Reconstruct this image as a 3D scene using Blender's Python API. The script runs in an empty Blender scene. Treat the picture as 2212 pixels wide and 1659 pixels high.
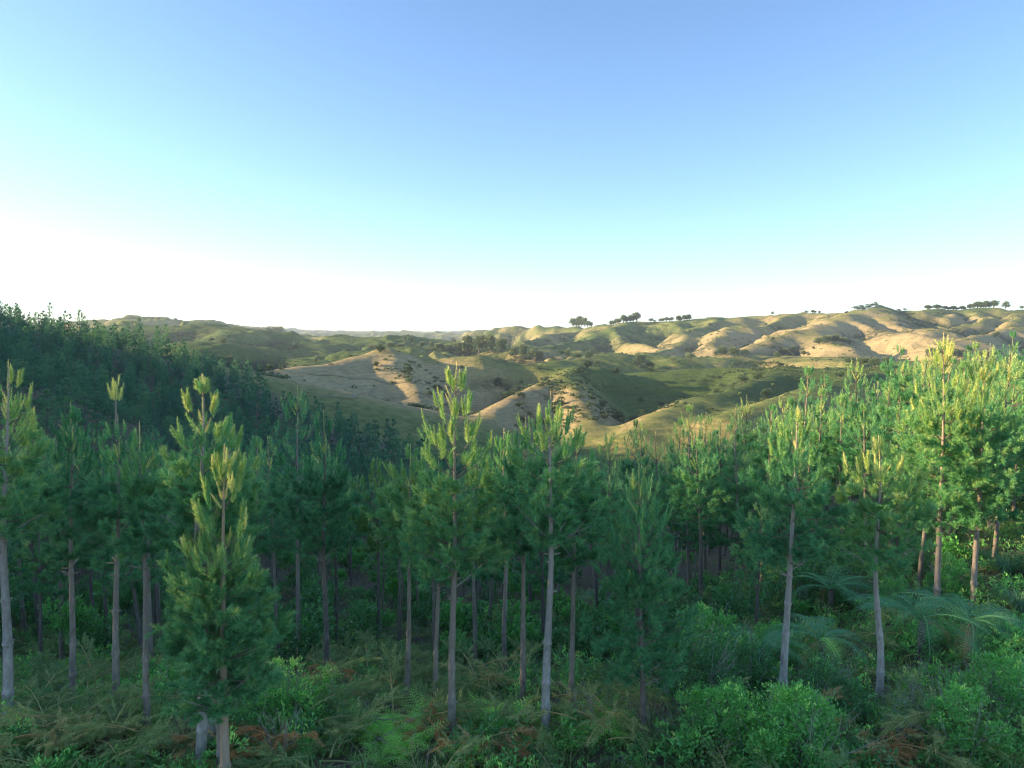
import bpy, math
import numpy as np
from mathutils import Vector

# ------------------------------------------------------------------ camera, sky, sun, exposure
SC = bpy.context.scene
COL = SC.collection
CAMZ = 11.4
PITCH = math.radians(4.04)
SUN_AZ, SUN_EL = math.radians(-86), math.radians(13.0)     # azimuth from the view direction (+Y), clockwise

cd = bpy.data.cameras.new('camera')
cd.sensor_width = 36.0
cd.lens = 36.0 * 1535 / 2212
cd.clip_start = 0.3
cd.clip_end = 60000
cam = bpy.data.objects.new('camera', cd)
COL.objects.link(cam)
cam.location = (0, 0, CAMZ)
cam.rotation_euler = (math.pi / 2 - PITCH, 0, 0)
SC.camera = cam

W = bpy.data.worlds.new('World')
SC.world = W
W.use_nodes = True
nt = W.node_tree
sky = nt.nodes.new('ShaderNodeTexSky')
sky.sky_type = 'NISHITA'
sky.sun_disc = False
sky.sun_elevation = SUN_EL
sky.sun_rotation = SUN_AZ
sky.altitude = 200
sky.air_density = 0.8
sky.dust_density = 0.35
sky.ozone_density = 2.6
nt.links.new(sky.outputs[0], nt.nodes['Background'].inputs[0])
nt.nodes['Background'].inputs[1].default_value = 0.15

sl = bpy.data.lights.new('sun', 'SUN')
sl.energy = 5.0
sl.angle = math.radians(0.6)
sl.color = (1.0, 0.76, 0.45)
sun = bpy.data.objects.new('sun', sl)
COL.objects.link(sun)
S = Vector((math.sin(SUN_AZ) * math.cos(SUN_EL), math.cos(SUN_AZ) * math.cos(SUN_EL), math.sin(SUN_EL)))
sun.rotation_euler = S.to_track_quat('Z', 'Y').to_euler()
sun.location = (-60, 0, 60)

SC.render.engine = 'CYCLES'
SC.view_settings.view_transform = 'Standard'
SC.view_settings.look = 'None'
SC.view_settings.gamma = 1.0
SC.view_settings.exposure = 1.29
SC.view_settings.use_curve_mapping = False
SC.cycles.use_denoising = True
SC.cycles.denoiser = 'OPENIMAGEDENOISE'
SC.cycles.denoising_input_passes = 'RGB_ALBEDO_NORMAL'
SC.cycles.denoising_prefilter = 'FAST'
SC.cycles.pixel_filter_type = 'BLACKMAN_HARRIS'
SC.cycles.filter_width = 1.15
SC.cycles.max_bounces = 8
SC.cycles.diffuse_bounces = 5
SC.cycles.glossy_bounces = 2
SC.cycles.transmission_bounces = 3
SC.cycles.volume_bounces = 1
SC.cycles.transparent_max_bounces = 4

# ------------------------------------------------------------------ helpers
F0, CU, CV = 1535.0, 1106.0, 829.5
SP, CP = math.sin(PITCH), math.cos(PITCH)


def ray(u, v):
    """direction (x, z) per metre of y for a point of the photograph (2212 x 1659)"""
    ax, ay = (u - CU) / F0, (v - CV) / F0
    fy = CP - ay * SP
    return ax / fy, -(SP + ay * CP) / fy


def P(u, v, d):
    rx, rz = ray(u, v)
    return (rx * d, d, CAMZ + rz * d)


def _hash(ix, iy, seed):
    h = (ix.astype(np.int64) * 374761393 + iy.astype(np.int64) * 668265263 + seed * 974634777) & 0xffffffff
    h = ((h ^ (h >> 13)) * 1274126177) & 0xffffffff
    h = h ^ (h >> 16)
    return (h & 0xffff) / 65535.0 * 2 * math.pi


def perlin(x, y, seed=0):
    x0, y0 = np.floor(x), np.floor(y)
    fx, fy = x - x0, y - y0
    ux, uy = fx * fx * fx * (fx * (fx * 6 - 15) + 10), fy * fy * fy * (fy * (fy * 6 - 15) + 10)

    def g(dx, dy):
        a = _hash(x0 + dx, y0 + dy, seed)
        return np.cos(a) * (fx - dx) + np.sin(a) * (fy - dy)
    a = g(0, 0) * (1 - ux) + g(1, 0) * ux
    b = g(0, 1) * (1 - ux) + g(1, 1) * ux
    return (a * (1 - uy) + b * uy) * 1.5


def fbm(x, y, seed=0, octs=4):
    s, a, f = 0, 1.0, 1.0
    for i in range(octs):
        s = s + a * perlin(x * f, y * f, seed + i * 7)
        a *= 0.5
        f *= 2.03
    return s


def sstep(a, b, x):
    t = np.clip((x - a) / (b - a), 0, 1)
    return t * t * (3 - 2 * t)


def make_mesh(name, V, F, mats=(), smooth=False, attrs=None, face_mat=None):
    V = np.asarray(V, dtype=np.float32).reshape(-1, 3)
    F = np.asarray(F, dtype=np.int32)
    me = bpy.data.meshes.new(name)
    k = F.shape[1]
    me.vertices.add(len(V))
    me.vertices.foreach_set('co', V.ravel())
    me.loops.add(F.size)
    me.loops.foreach_set('vertex_index', F.ravel())
    me.polygons.add(len(F))
    me.polygons.foreach_set('loop_start', np.arange(0, F.size, k, dtype=np.int32))
    me.polygons.foreach_set('loop_total', np.full(len(F), k, dtype=np.int32))
    for m in mats:
        me.materials.append(m)
    if face_mat is not None:
        me.polygons.foreach_set('material_index', np.asarray(face_mat, dtype=np.int32))
    if smooth:
        me.polygons.foreach_set('use_smooth', np.ones(len(F), dtype=bool))
    for key, val in (attrs or {}).items():
        at = me.attributes.new(key, 'FLOAT', 'POINT')
        at.data.foreach_set('value', np.asarray(val, dtype=np.float32))
    me.update()
    return me


def link(name, data, parent=None, loc=None, rotz=0.0):
    o = bpy.data.objects.new(name, data)
    COL.objects.link(o)
    if parent is not None:
        o.parent = parent
    if loc is not None:
        o.location = loc
    if rotz:
        o.rotation_euler = (0, 0, rotz)
    return o


def tag(o, label, cat, group=None, kind=None):
    if label:
        o['label'] = label
    if cat:
        o['category'] = cat
    if group:
        o['group'] = group
    if kind:
        o['kind'] = kind
    return o


class Geo:
    """collects triangles with a per-vertex tone"""

    def __init__(self):
        self.V, self.F, self.T, self.n = [], [], [], 0

    def add(self, V, F, T=0.0):
        V = np.asarray(V, dtype=np.float32).reshape(-1, 3)
        F = np.asarray(F, dtype=np.int32)
        if F.shape[1] == 4:
            F = np.concatenate([F[:, [0, 1, 2]], F[:, [0, 2, 3]]])
        self.V.append(V)
        self.F.append(F + self.n)
        self.T.append(np.broadcast_to(np.asarray(T, dtype=np.float32), (len(V),)))
        self.n += len(V)

    def mesh(self, name, mat, smooth=False):
        return make_mesh(name, np.concatenate(self.V), np.concatenate(self.F), [mat], smooth,
                         {'tone': np.concatenate(self.T)})


def norm(a):
    return a / np.maximum(np.linalg.norm(a, axis=-1, keepdims=True), 1e-9)


def tube(geo, pts, rad, sides=6, tone=0.0, cap=False):
    pts = np.asarray(pts, dtype=float)
    rad = np.broadcast_to(np.asarray(rad, dtype=float), (len(pts),))
    t = norm(np.gradient(pts, axis=0))
    ref = np.array([0.0, 1.0, 0.0]) if abs(t[:, 1]).mean() < 0.8 else np.array([1.0, 0.0, 0.0])
    a = norm(np.cross(t, ref))
    b = np.cross(t, a)
    ang = np.arange(sides) * 2 * math.pi / sides
    V = pts[:, None] + rad[:, None, None] * (np.cos(ang)[None, :, None] * a[:, None] + np.sin(ang)[None, :, None] * b[:, None])
    n = len(pts)
    i = np.arange(n - 1)[:, None] * sides
    j = np.arange(sides)[None]
    j2 = (j + 1) % sides
    F = np.stack([i + j, i + j2, i + sides + j2, i + sides + j], -1).reshape(-1, 4)
    V = V.reshape(-1, 3)
    tn = np.broadcast_to(np.asarray(tone, dtype=float), (n,))
    T = np.repeat(tn, sides)
    if cap:
        V = np.concatenate([V, pts[[0, -1]]])
        T = np.concatenate([T, tn[[0, -1]]])
        c0, c1 = n * sides, n * sides + 1
        jj = np.arange(sides)
        F3 = np.concatenate([np.stack([F[:, 0], F[:, 1], F[:, 2]], -1), np.stack([F[:, 0], F[:, 2], F[:, 3]], -1),
                             np.stack([np.full(sides, c0), (jj + 1) % sides, jj], -1),
                             np.stack([np.full(sides, c1), (n - 1) * sides + jj, (n - 1) * sides + (jj + 1) % sides], -1)])
        geo.add(V, F3, T)
    else:
        geo.add(V, F, T)


# ------------------------------------------------------------------ materials
def new_mat(name):
    m = bpy.data.materials.new(name)
    m.use_nodes = True
    n = m.node_tree
    n.nodes.clear()
    out = n.nodes.new('ShaderNodeOutputMaterial')
    return m, n, out


def ramp(n, stops, fac):
    r = n.nodes.new('ShaderNodeValToRGB')
    el = r.color_ramp.elements
    while len(el) < len(stops):
        el.new(0.5)
    for e, (p, c) in zip(el, stops):
        e.position = p
        e.color = (*c, 1)
    n.links.new(fac, r.inputs[0])
    return r.outputs[0]


def leaf_mat(name, stops, trans=0.3, rough=0.6, noise_scale=0.9, noise_amt=0.25, spec=0.3, rand=0.0):
    """tone attribute (0..2) -> colour ramp; noise mottles it; diffuse + translucent"""
    m, n, out = new_mat(name)
    at = n.nodes.new('ShaderNodeAttribute')
    at.attribute_name = 'tone'
    tc = n.nodes.new('ShaderNodeNewGeometry')
    ns = n.nodes.new('ShaderNodeTexNoise')
    ns.inputs['Scale'].default_value = noise_scale
    ns.inputs['Detail'].default_value = 2
    n.links.new(tc.outputs['Position'], ns.inputs['Vector'])
    mp = n.nodes.new('ShaderNodeMath')
    mp.operation = 'MULTIPLY'
    mp.inputs[1].default_value = 0.5
    n.links.new(at.outputs['Fac'], mp.inputs[0])
    oi = n.nodes.new('ShaderNodeObjectInfo')
    a1 = n.nodes.new('ShaderNodeMath')
    a1.operation = 'MULTIPLY_ADD'
    a1.inputs[1].default_value = noise_amt
    n.links.new(ns.outputs['Fac'], a1.inputs[0])
    n.links.new(mp.outputs[0], a1.inputs[2])
    a2 = n.nodes.new('ShaderNodeMath')
    a2.operation = 'MULTIPLY_ADD'
    a2.inputs[1].default_value = rand
    n.links.new(oi.outputs['Random'], a2.inputs[0])
    n.links.new(a1.outputs[0], a2.inputs[2])
    sub = n.nodes.new('ShaderNodeMath')
    sub.operation = 'SUBTRACT'
    sub.inputs[1].default_value = noise_amt * 0.5 + rand * 0.5
    n.links.new(a2.outputs[0], sub.inputs[0])
    c = ramp(n, stops, sub.outputs[0])
    p = n.nodes.new('ShaderNodeBsdfPrincipled')
    p.inputs['Roughness'].default_value = rough
    p.inputs['Specular IOR Level'].default_value = spec
    n.links.new(c, p.inputs['Base Color'])
    t = n.nodes.new('ShaderNodeBsdfTranslucent')
    tm = n.nodes.new('ShaderNodeMix')
    tm.data_type = 'RGBA'
    tm.blend_type = 'MULTIPLY'
    tm.inputs['Factor'].default_value = 1.0
    n.links.new(c, tm.inputs['A'])
    tm.inputs['B'].default_value = (trans * 2, trans * 2, trans * 1.6, 1)
    n.links.new(tm.outputs['Result'], t.inputs['Color'])
    mx = n.nodes.new('ShaderNodeAddShader')
    n.links.new(p.outputs[0], mx.inputs[0])
    n.links.new(t.outputs[0], mx.inputs[1])
    n.links.new(mx.outputs[0], out.inputs[0])
    return m


def bark_mat(name, lo, hi, tip, scale=6.0, zs=0.35, bump=0.4):
    """tone 0 = old bark, 1 = young bark; streaked noise"""
    m, n, out = new_mat(name)
    at = n.nodes.new('ShaderNodeAttribute')
    at.attribute_name = 'tone'
    tc = n.nodes.new('ShaderNodeTexCoord')
    mp = n.nodes.new('ShaderNodeMapping')
    mp.inputs['Scale'].default_value = (1, 1, zs)
    n.links.new(tc.outputs['Object'], mp.inputs[0])
    ns = n.nodes.new('ShaderNodeTexNoise')
    ns.inputs['Scale'].default_value = scale
    ns.inputs['Detail'].default_value = 6
    ns.inputs['Roughness'].default_value = 0.7
    n.links.new(mp.outputs[0], ns.inputs['Vector'])
    c = ramp(n, [(0.32, lo), (0.68, hi)], ns.outputs['Fac'])
    mx = n.nodes.new('ShaderNodeMix')
    mx.data_type = 'RGBA'
    n.links.new(at.outputs['Fac'], mx.inputs['Factor'])
    n.links.new(c, mx.inputs['A'])
    mx.inputs['B'].default_value = (*tip, 1)
    p = n.nodes.new('ShaderNodeBsdfPrincipled')
    p.inputs['Roughness'].default_value = 0.85
    p.inputs['Specular IOR Level'].default_value = 0.2
    n.links.new(mx.outputs['Result'], p.inputs['Base Color'])
    b = n.nodes.new('ShaderNodeBump')
    b.inputs['Strength'].default_value = bump
    b.inputs['Distance'].default_value = 0.02
    n.links.new(ns.outputs['Fac'], b.inputs['Height'])
    n.links.new(b.outputs[0], p.inputs['Normal'])
    n.links.new(p.outputs[0], out.inputs[0])
    return m


M = {}
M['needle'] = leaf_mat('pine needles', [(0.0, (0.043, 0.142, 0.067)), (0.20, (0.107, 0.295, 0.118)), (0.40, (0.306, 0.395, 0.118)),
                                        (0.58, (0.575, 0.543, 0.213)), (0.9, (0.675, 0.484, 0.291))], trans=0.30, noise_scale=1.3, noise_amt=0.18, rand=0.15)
M['needle_far'] = leaf_mat('pine needles distant', [(0.0, (0.046, 0.128, 0.078)), (0.25, (0.088, 0.216, 0.115)), (0.5, (0.162, 0.284, 0.115)),
                                                    (0.8, (0.203, 0.257, 0.121))], trans=0.25, noise_scale=0.15, noise_amt=0.2, rand=0.28)
M['needle_pale'] = leaf_mat('pale pine needles', [(0.0, (0.039, 0.111, 0.026)), (0.25, (0.104, 0.215, 0.046)), (0.5, (0.208, 0.338, 0.078)),
                                                  (0.8, (0.325, 0.364, 0.130))], trans=0.35, noise_scale=1.3, noise_amt=0.2)
M['needle_slash'] = leaf_mat('cut pine foliage', [(0.0, (0.079, 0.163, 0.064)), (0.28, (0.171, 0.259, 0.095)), (0.5, (0.330, 0.341, 0.140)), (0.66, (0.435, 0.326, 0.153)),
                                                  (0.85, (0.395, 0.191, 0.076))], trans=0.35, noise_scale=0.45, noise_amt=0.5, rand=0.22)
M['bark'] = bark_mat('pine bark', (0.17, 0.14, 0.11), (0.46, 0.39, 0.315), (0.35, 0.265, 0.20), scale=8)
M['bark_dark'] = bark_mat('dark pine bark', (0.10, 0.085, 0.072), (0.30, 0.255, 0.22), (0.21, 0.16, 0.12), scale=8)
M['bark_pale'] = bark_mat('pale pine bark', (0.25, 0.22, 0.19), (0.60, 0.555, 0.49), (0.42, 0.335, 0.26), scale=8)
M['bark_tan'] = bark_mat('tan pine bark', (0.40, 0.27, 0.18), (0.56, 0.41, 0.30), (0.42, 0.29, 0.18))
M['dead'] = bark_mat('dead grey wood', (0.28, 0.24, 0.21), (0.58, 0.54, 0.48), (0.36, 0.30, 0.24))
M['log'] = bark_mat('log bark', (0.09, 0.06, 0.045), (0.26, 0.18, 0.13), (0.62, 0.37, 0.17), scale=9)
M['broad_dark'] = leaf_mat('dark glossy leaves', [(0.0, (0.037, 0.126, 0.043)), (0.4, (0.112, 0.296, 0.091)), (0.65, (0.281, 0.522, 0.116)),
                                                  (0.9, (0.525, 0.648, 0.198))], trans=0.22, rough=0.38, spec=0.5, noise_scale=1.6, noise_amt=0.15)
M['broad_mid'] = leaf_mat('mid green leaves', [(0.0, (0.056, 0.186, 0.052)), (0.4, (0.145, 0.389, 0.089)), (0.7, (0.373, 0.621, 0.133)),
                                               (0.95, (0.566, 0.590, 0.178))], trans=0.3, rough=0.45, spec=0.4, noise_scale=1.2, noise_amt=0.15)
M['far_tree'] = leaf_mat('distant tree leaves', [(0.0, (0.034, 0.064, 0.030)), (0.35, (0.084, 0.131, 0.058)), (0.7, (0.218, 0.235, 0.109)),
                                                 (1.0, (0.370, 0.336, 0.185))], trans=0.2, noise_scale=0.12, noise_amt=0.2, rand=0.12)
M['fern'] = leaf_mat('fern green', [(0.0, (0.057, 0.200, 0.064)), (0.3, (0.157, 0.415, 0.114)), (0.6, (0.343, 0.660, 0.129)),
                                    (0.85, (0.472, 0.343, 0.143))], trans=0.35, noise_scale=1.0, noise_amt=0.15, rand=0.10)
M['treefern'] = leaf_mat('tree fern green', [(0.0, (0.045, 0.165, 0.083)), (0.3, (0.128, 0.315, 0.143)), (0.6, (0.330, 0.600, 0.135)),
                                             (0.85, (0.360, 0.225, 0.128))], trans=0.32, noise_scale=1.0, noise_amt=0.1)
M['grass'] = leaf_mat('grass blades', [(0.0, (0.084, 0.193, 0.054)), (0.35, (0.202, 0.338, 0.092)), (0.65, (0.437, 0.435, 0.169)),
                                       (0.9, (0.700, 0.547, 0.293))], trans=0.35, noise_scale=0.35, noise_amt=0.4, rand=0.15)
M['toetoe'] = leaf_mat('toetoe leaves', [(0.0, (0.065, 0.169, 0.091)), (0.4, (0.169, 0.312, 0.156)), (0.8, (0.416, 0.481, 0.260))], trans=0.2, noise_amt=0.1)


def terrain_mat():
    m, n, out = new_mat('terrain')
    L = n.links.new
    geo = n.nodes.new('ShaderNodeNewGeometry')

    def noise(scale, detail=5, rough=0.6, vec=None):
        s = n.nodes.new('ShaderNodeTexNoise')
        s.inputs['Scale'].default_value = scale
        s.inputs['Detail'].default_value = detail
        s.inputs['Roughness'].default_value = rough
        L(vec or geo.outputs['Position'], s.inputs['Vector'])
        return s.outputs['Fac']

    def math_(op, a, b, c=None):
        k = n.nodes.new('ShaderNodeMath')
        k.operation = op
        for i, x in enumerate((a, b, c)):
            if x is None:
                continue
            if isinstance(x, (int, float)):
                k.inputs[i].default_value = x
            else:
                L(x, k.inputs[i])
        return k.outputs[0]

    def attr(nm):
        a = n.nodes.new('ShaderNodeAttribute')
        a.attribute_name = nm
        return a.outputs['Fac']
    dry, scrub, floor = attr('dry'), attr('scrub'), attr('floor')
    n1 = noise(0.02, 6, 0.65)
    n2 = noise(0.11, 6, 0.7)
    f = math_('ADD', dry, math_('MULTIPLY_ADD', n1, 0.9, -0.45))
    f = math_('ADD', f, math_('MULTIPLY_ADD', n2, 0.9, -0.45))
    grass = ramp(n, [(0.0, (0.109, 0.161, 0.046)), (0.3, (0.190, 0.224, 0.069)), (0.55, (0.310, 0.287, 0.103)), (0.8, (0.408, 0.328, 0.144)),
                     (1.0, (0.483, 0.374, 0.190))], f)
    # sheep tracks: thin level terraces that follow the contours
    sep = n.nodes.new('ShaderNodeSeparateXYZ')
    L(geo.outputs['Position'], sep.inputs[0])
    ph = math_('MULTIPLY_ADD', sep.outputs['Z'], 4.6, math_('MULTIPLY', noise(0.03, 3), 26.0))
    sn = math_('SINE', ph, 0)
    tr = math_('MULTIPLY', math_('MULTIPLY_ADD', sn, 0.5, 0.5), math_('GREATER_THAN', noise(0.045, 4), 0.42))
    fine = noise(0.32, 8, 0.8)
    fine2 = noise(1.1, 5, 0.8)
    mx = n.nodes.new('ShaderNodeMix')
    mx.data_type = 'RGBA'
    mx.blend_type = 'MULTIPLY'
    mx.inputs['Factor'].default_value = 0.85
    L(grass, mx.inputs['A'])
    spk = ramp(n, [(0.34, (0.42, 0.42, 0.38)), (0.5, (0.95, 0.95, 0.92)), (0.66, (1.35, 1.28, 1.15))], math_('ADD', math_('MULTIPLY', fine, 0.6), math_('MULTIPLY_ADD', tr, 0.06, math_('MULTIPLY', fine2, 0.34))))
    L(spk, mx.inputs['B'])
    # dark low scrub and rushes in the gullies
    sc2 = n.nodes.new('ShaderNodeMix')
    sc2.data_type = 'RGBA'
    L(math_('MULTIPLY', scrub, math_('GREATER_THAN', noise(0.16, 5, 0.7), 0.46)), sc2.inputs['Factor'])
    L(mx.outputs['Result'], sc2.inputs['A'])
    sc2.inputs['B'].default_value = (0.045, 0.06, 0.032, 1)
    fl = n.nodes.new('ShaderNodeMix')
    fl.data_type = 'RGBA'
    L(floor, fl.inputs['Factor'])
    L(sc2.outputs['Result'], fl.inputs['A'])
    fcol = ramp(n, [(0.3, (0.15, 0.115, 0.08)), (0.5, (0.24, 0.18, 0.125)), (0.62, (0.17, 0.20, 0.085)), (0.8, (0.36, 0.25, 0.17))], noise(1.6, 8, 0.75))
    L(fcol, fl.inputs['B'])
    p = n.nodes.new('ShaderNodeBsdfPrincipled')
    p.inputs['Roughness'].default_value = 0.95
    p.inputs['Specular IOR Level'].default_value = 0.1
    L(fl.outputs['Result'], p.inputs['Base Color'])
    b = n.nodes.new('ShaderNodeBump')
    b.inputs['Strength'].default_value = 0.8
    b.inputs['Distance'].default_value = 1.0
    hgt = math_('MULTIPLY_ADD', tr, 0.28, math_('MULTIPLY', fine, 1.3))
    hgt = math_('ADD', hgt, math_('MULTIPLY', n2, 1.6))
    L(hgt, b.inputs['Height'])
    L(b.outputs[0], p.inputs['Normal'])
    L(p.outputs[0], out.inputs[0])
    return m


M['terrain'] = terrain_mat()

# ------------------------------------------------------------------ terrain height
NY = np.array([-3000, -200, 0, 20, 25, 32, 45, 70, 110, 150, 220, 300, 600])
NZ = np.array([0, 0, 0.6, 0.0, -1.6, -4.2, -7.2, -12.5, -20, -28, -40, -60, -120])

# ridge lines: (slope, rounding, [(x, y, ground z) or photograph point (u, v, d)])
RIDGES = []


def ridge(slope, rnd, pts, px=True, dz=0.0):
    a = np.array([P(*p) if px else p for p in pts], dtype=float)
    a[:, 2] += dz
    RIDGES.append((slope, rnd, a))


# the wooded ridge on the left and its spur that drops into the valley
ridge(0.50, 8, [(-250, -200, 38), (-120, -60, 26), (-112, 10, 24.5), (-122, 70, 27), (-190, 120, 33)], px=False)  # crest out of view, placed and raised to shade the lower front trees
ridge(0.50, 10, [(-190, 120, 32), (-240, 180, 34), (-265, 250, 24), (-345, 320, 30)], px=False)
ridge(0.26, 8, [(-265, 250, 24), (-190, 262, 14.5), (-130, 232, 5.5), (-79, 204, -9), (-50, 186, -15.5), (-24, 166, -23), (-2, 150, -33)], px=False)
ridge(0.62, 10, [(-345, 320, 52), (-405, 420, 56), (-480, 520, 54), (-640, 640, 50)], px=False)  # unseen bare ridge added further left to cast shade over the knoll
# knoll in the middle of the valley
ridge(0.71, 6, [(540, 835, 330), (620, 800, 345), (700, 786, 375), (760, 768, 405), (822, 757, 430), (880, 766, 445), (950, 773, 450), (1050, 768, 452),
                 (1120, 780, 455), (1200, 792, 450), (1290, 792, 440)])
ridge(0.71, 4, [(822, 757, 430), (835, 790, 400), (800, 822, 368), (730, 850, 335), (640, 880, 305)])
ridge(0.76, 4, [(835, 790, 400), (890, 840, 352), (930, 900, 300), (960, 940, 270)])
ridge(0.84, 4, [(1245, 792, 430), (1232, 812, 400), (1160, 828, 372), (1105, 856, 335), (1060, 900, 295), (1010, 960, 250)])
ridge(0.84, 4, [(1232, 812, 400), (1245, 842, 350), (1265, 880, 310), (1270, 940, 270)])
# green paddock slope on the right
ridge(0.50, 7, [(1350, 808, 460), (1450, 800, 455), (1560, 794, 450), (1700, 797, 420), (1830, 797, 405), (2000, 790, 390), (2200, 772, 380)])
ridge(0.58, 4, [(1700, 797, 420), (1600, 835, 350), (1500, 862, 310), (1420, 895, 280), (1370, 935, 250)])
ridge(0.58, 4, [(1900, 806, 370), (1700, 860, 290), (1560, 900, 255)])
# left hills
ridge(0.42, 14, [(230, 775, 560), (320, 755, 580), (400, 742, 600), (450, 740, 610), (540, 752, 620), (640, 772, 600), (720, 792, 560)])
ridge(0.50, 10, [(400, 742, 600), (430, 775, 520), (470, 800, 460)])
ridge(0.39, 16, [(120, 730, 850), (230, 718, 900), (310, 709, 900), (400, 707, 900), (455, 702, 920), (520, 712, 900), (600, 732, 880), (690, 748, 850)])
ridge(0.48, 10, [(310, 709, 900), (300, 735, 760), (290, 760, 660)])
ridge(0.48, 10, [(455, 702, 920), (480, 730, 780), (500, 745, 700)])
ridge(0.42, 14, [(60, 700, 1500), (190, 693, 1500), (250, 682, 1500), (310, 682, 1480), (355, 691, 1500), (440, 695, 1600), (520, 703, 1900), (620, 714, 2100)])
ridge(0.45, 12, [(270, 682, 1500), (265, 700, 1250), (250, 712, 1100)])
ridge(0.36, 14, [(560, 722, 1300), (640, 722, 1300), (700, 732, 1200), (760, 738, 1100)])
# far blue ranges
ridge(0.14, 30, [(-400, 700, 4200), (200, 704, 4200), (480, 700, 4200), (560, 706, 4300), (660, 712, 4300), (760, 716, 4500), (900, 717, 5000), (1010, 716, 5200), (1120, 714, 5000)])
ridge(0.16, 30, [(500, 716, 3000), (700, 721, 3000), (860, 718, 3200), (960, 721, 3000), (1080, 716, 2800), (1200, 712, 2600)])
ridge(0.10, 60, [(-3000, 690, 8000), (0, 708, 8000), (1000, 716, 8200), (2400, 700, 8000), (5000, 690, 8000)])
# rolling ground behind the knoll
ridge(0.31, 14, [(720, 742, 900), (800, 733, 950), (880, 730, 1000), (960, 736, 950), (1040, 742, 900)])
ridge(0.34, 12, [(900, 748, 750), (980, 744, 760), (1060, 748, 760), (1150, 752, 720)])
# right hill country
ridge(0.48, 8, [(1040, 716, 1900), (1090, 706, 1600), (1130, 703, 1550), (1180, 705, 1500), (1250, 711, 1400), (1310, 704, 1300), (1345, 696, 1220), (1450, 695, 1200),
                 (1550, 690, 1200), (1640, 685, 1200), (1720, 681, 1180), (1800, 678, 1120), (1850, 670, 1030), (1895, 665, 1000), (1940, 671, 1000),
                 (1985, 672, 1050), (2050, 668, 1120), (2150, 668, 1100), (2230, 670, 1050), (2450, 672, 1000), (3000, 660, 1000)])
ridge(0.64, 6, [(1895, 665, 1000), (1830, 688, 930), (1740, 712, 860), (1660, 735, 780), (1590, 756, 720)])
ridge(0.68, 6, [(1895, 665, 1000), (1960, 700, 900), (2040, 722, 820)])
ridge(0.64, 6, [(1830, 688, 930), (1900, 712, 840), (1960, 724, 780), (2060, 742, 700)])
ridge(0.68, 6, [(1740, 712, 860), (1780, 735, 760), (1820, 752, 690)])
ridge(0.68, 6, [(1345, 696, 1220), (1335, 715, 1080), (1360, 738, 940), (1420, 752, 850)])
ridge(0.68, 6, [(1310, 704, 1300), (1290, 728, 1050), (1200, 745, 900), (1130, 758, 800)])
ridge(0.68, 6, [(1250, 711, 1400), (1190, 725, 1200), (1130, 735, 1050)])
ridge(0.68, 6, [(1550, 690, 1200), (1500, 712, 1020), (1470, 735, 900), (1440, 755, 800), (1400, 775, 680)])
ridge(0.68, 6, [(1720, 681, 1180), (1640, 705, 1020), (1560, 722, 900), (1530, 745, 800)])
ridge(0.68, 6, [(2150, 668, 1100), (2110, 692, 950), (2060, 705, 880), (1990, 716, 820)])
ridge(0.68, 6, [(2230, 670, 1050), (2180, 700, 880), (2130, 722, 780), (2080, 745, 680)])
ridge(0.41, 7, [(1440, 778, 620), (1520, 772, 640), (1640, 768, 660), (1760, 774, 620), (1900, 784, 560), (2100, 785, 520), (2300, 775, 520)])
ridge(0.48, 7, [(1180, 778, 560), (1260, 772, 600), (1340, 770, 640), (1420, 772, 660)])


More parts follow.
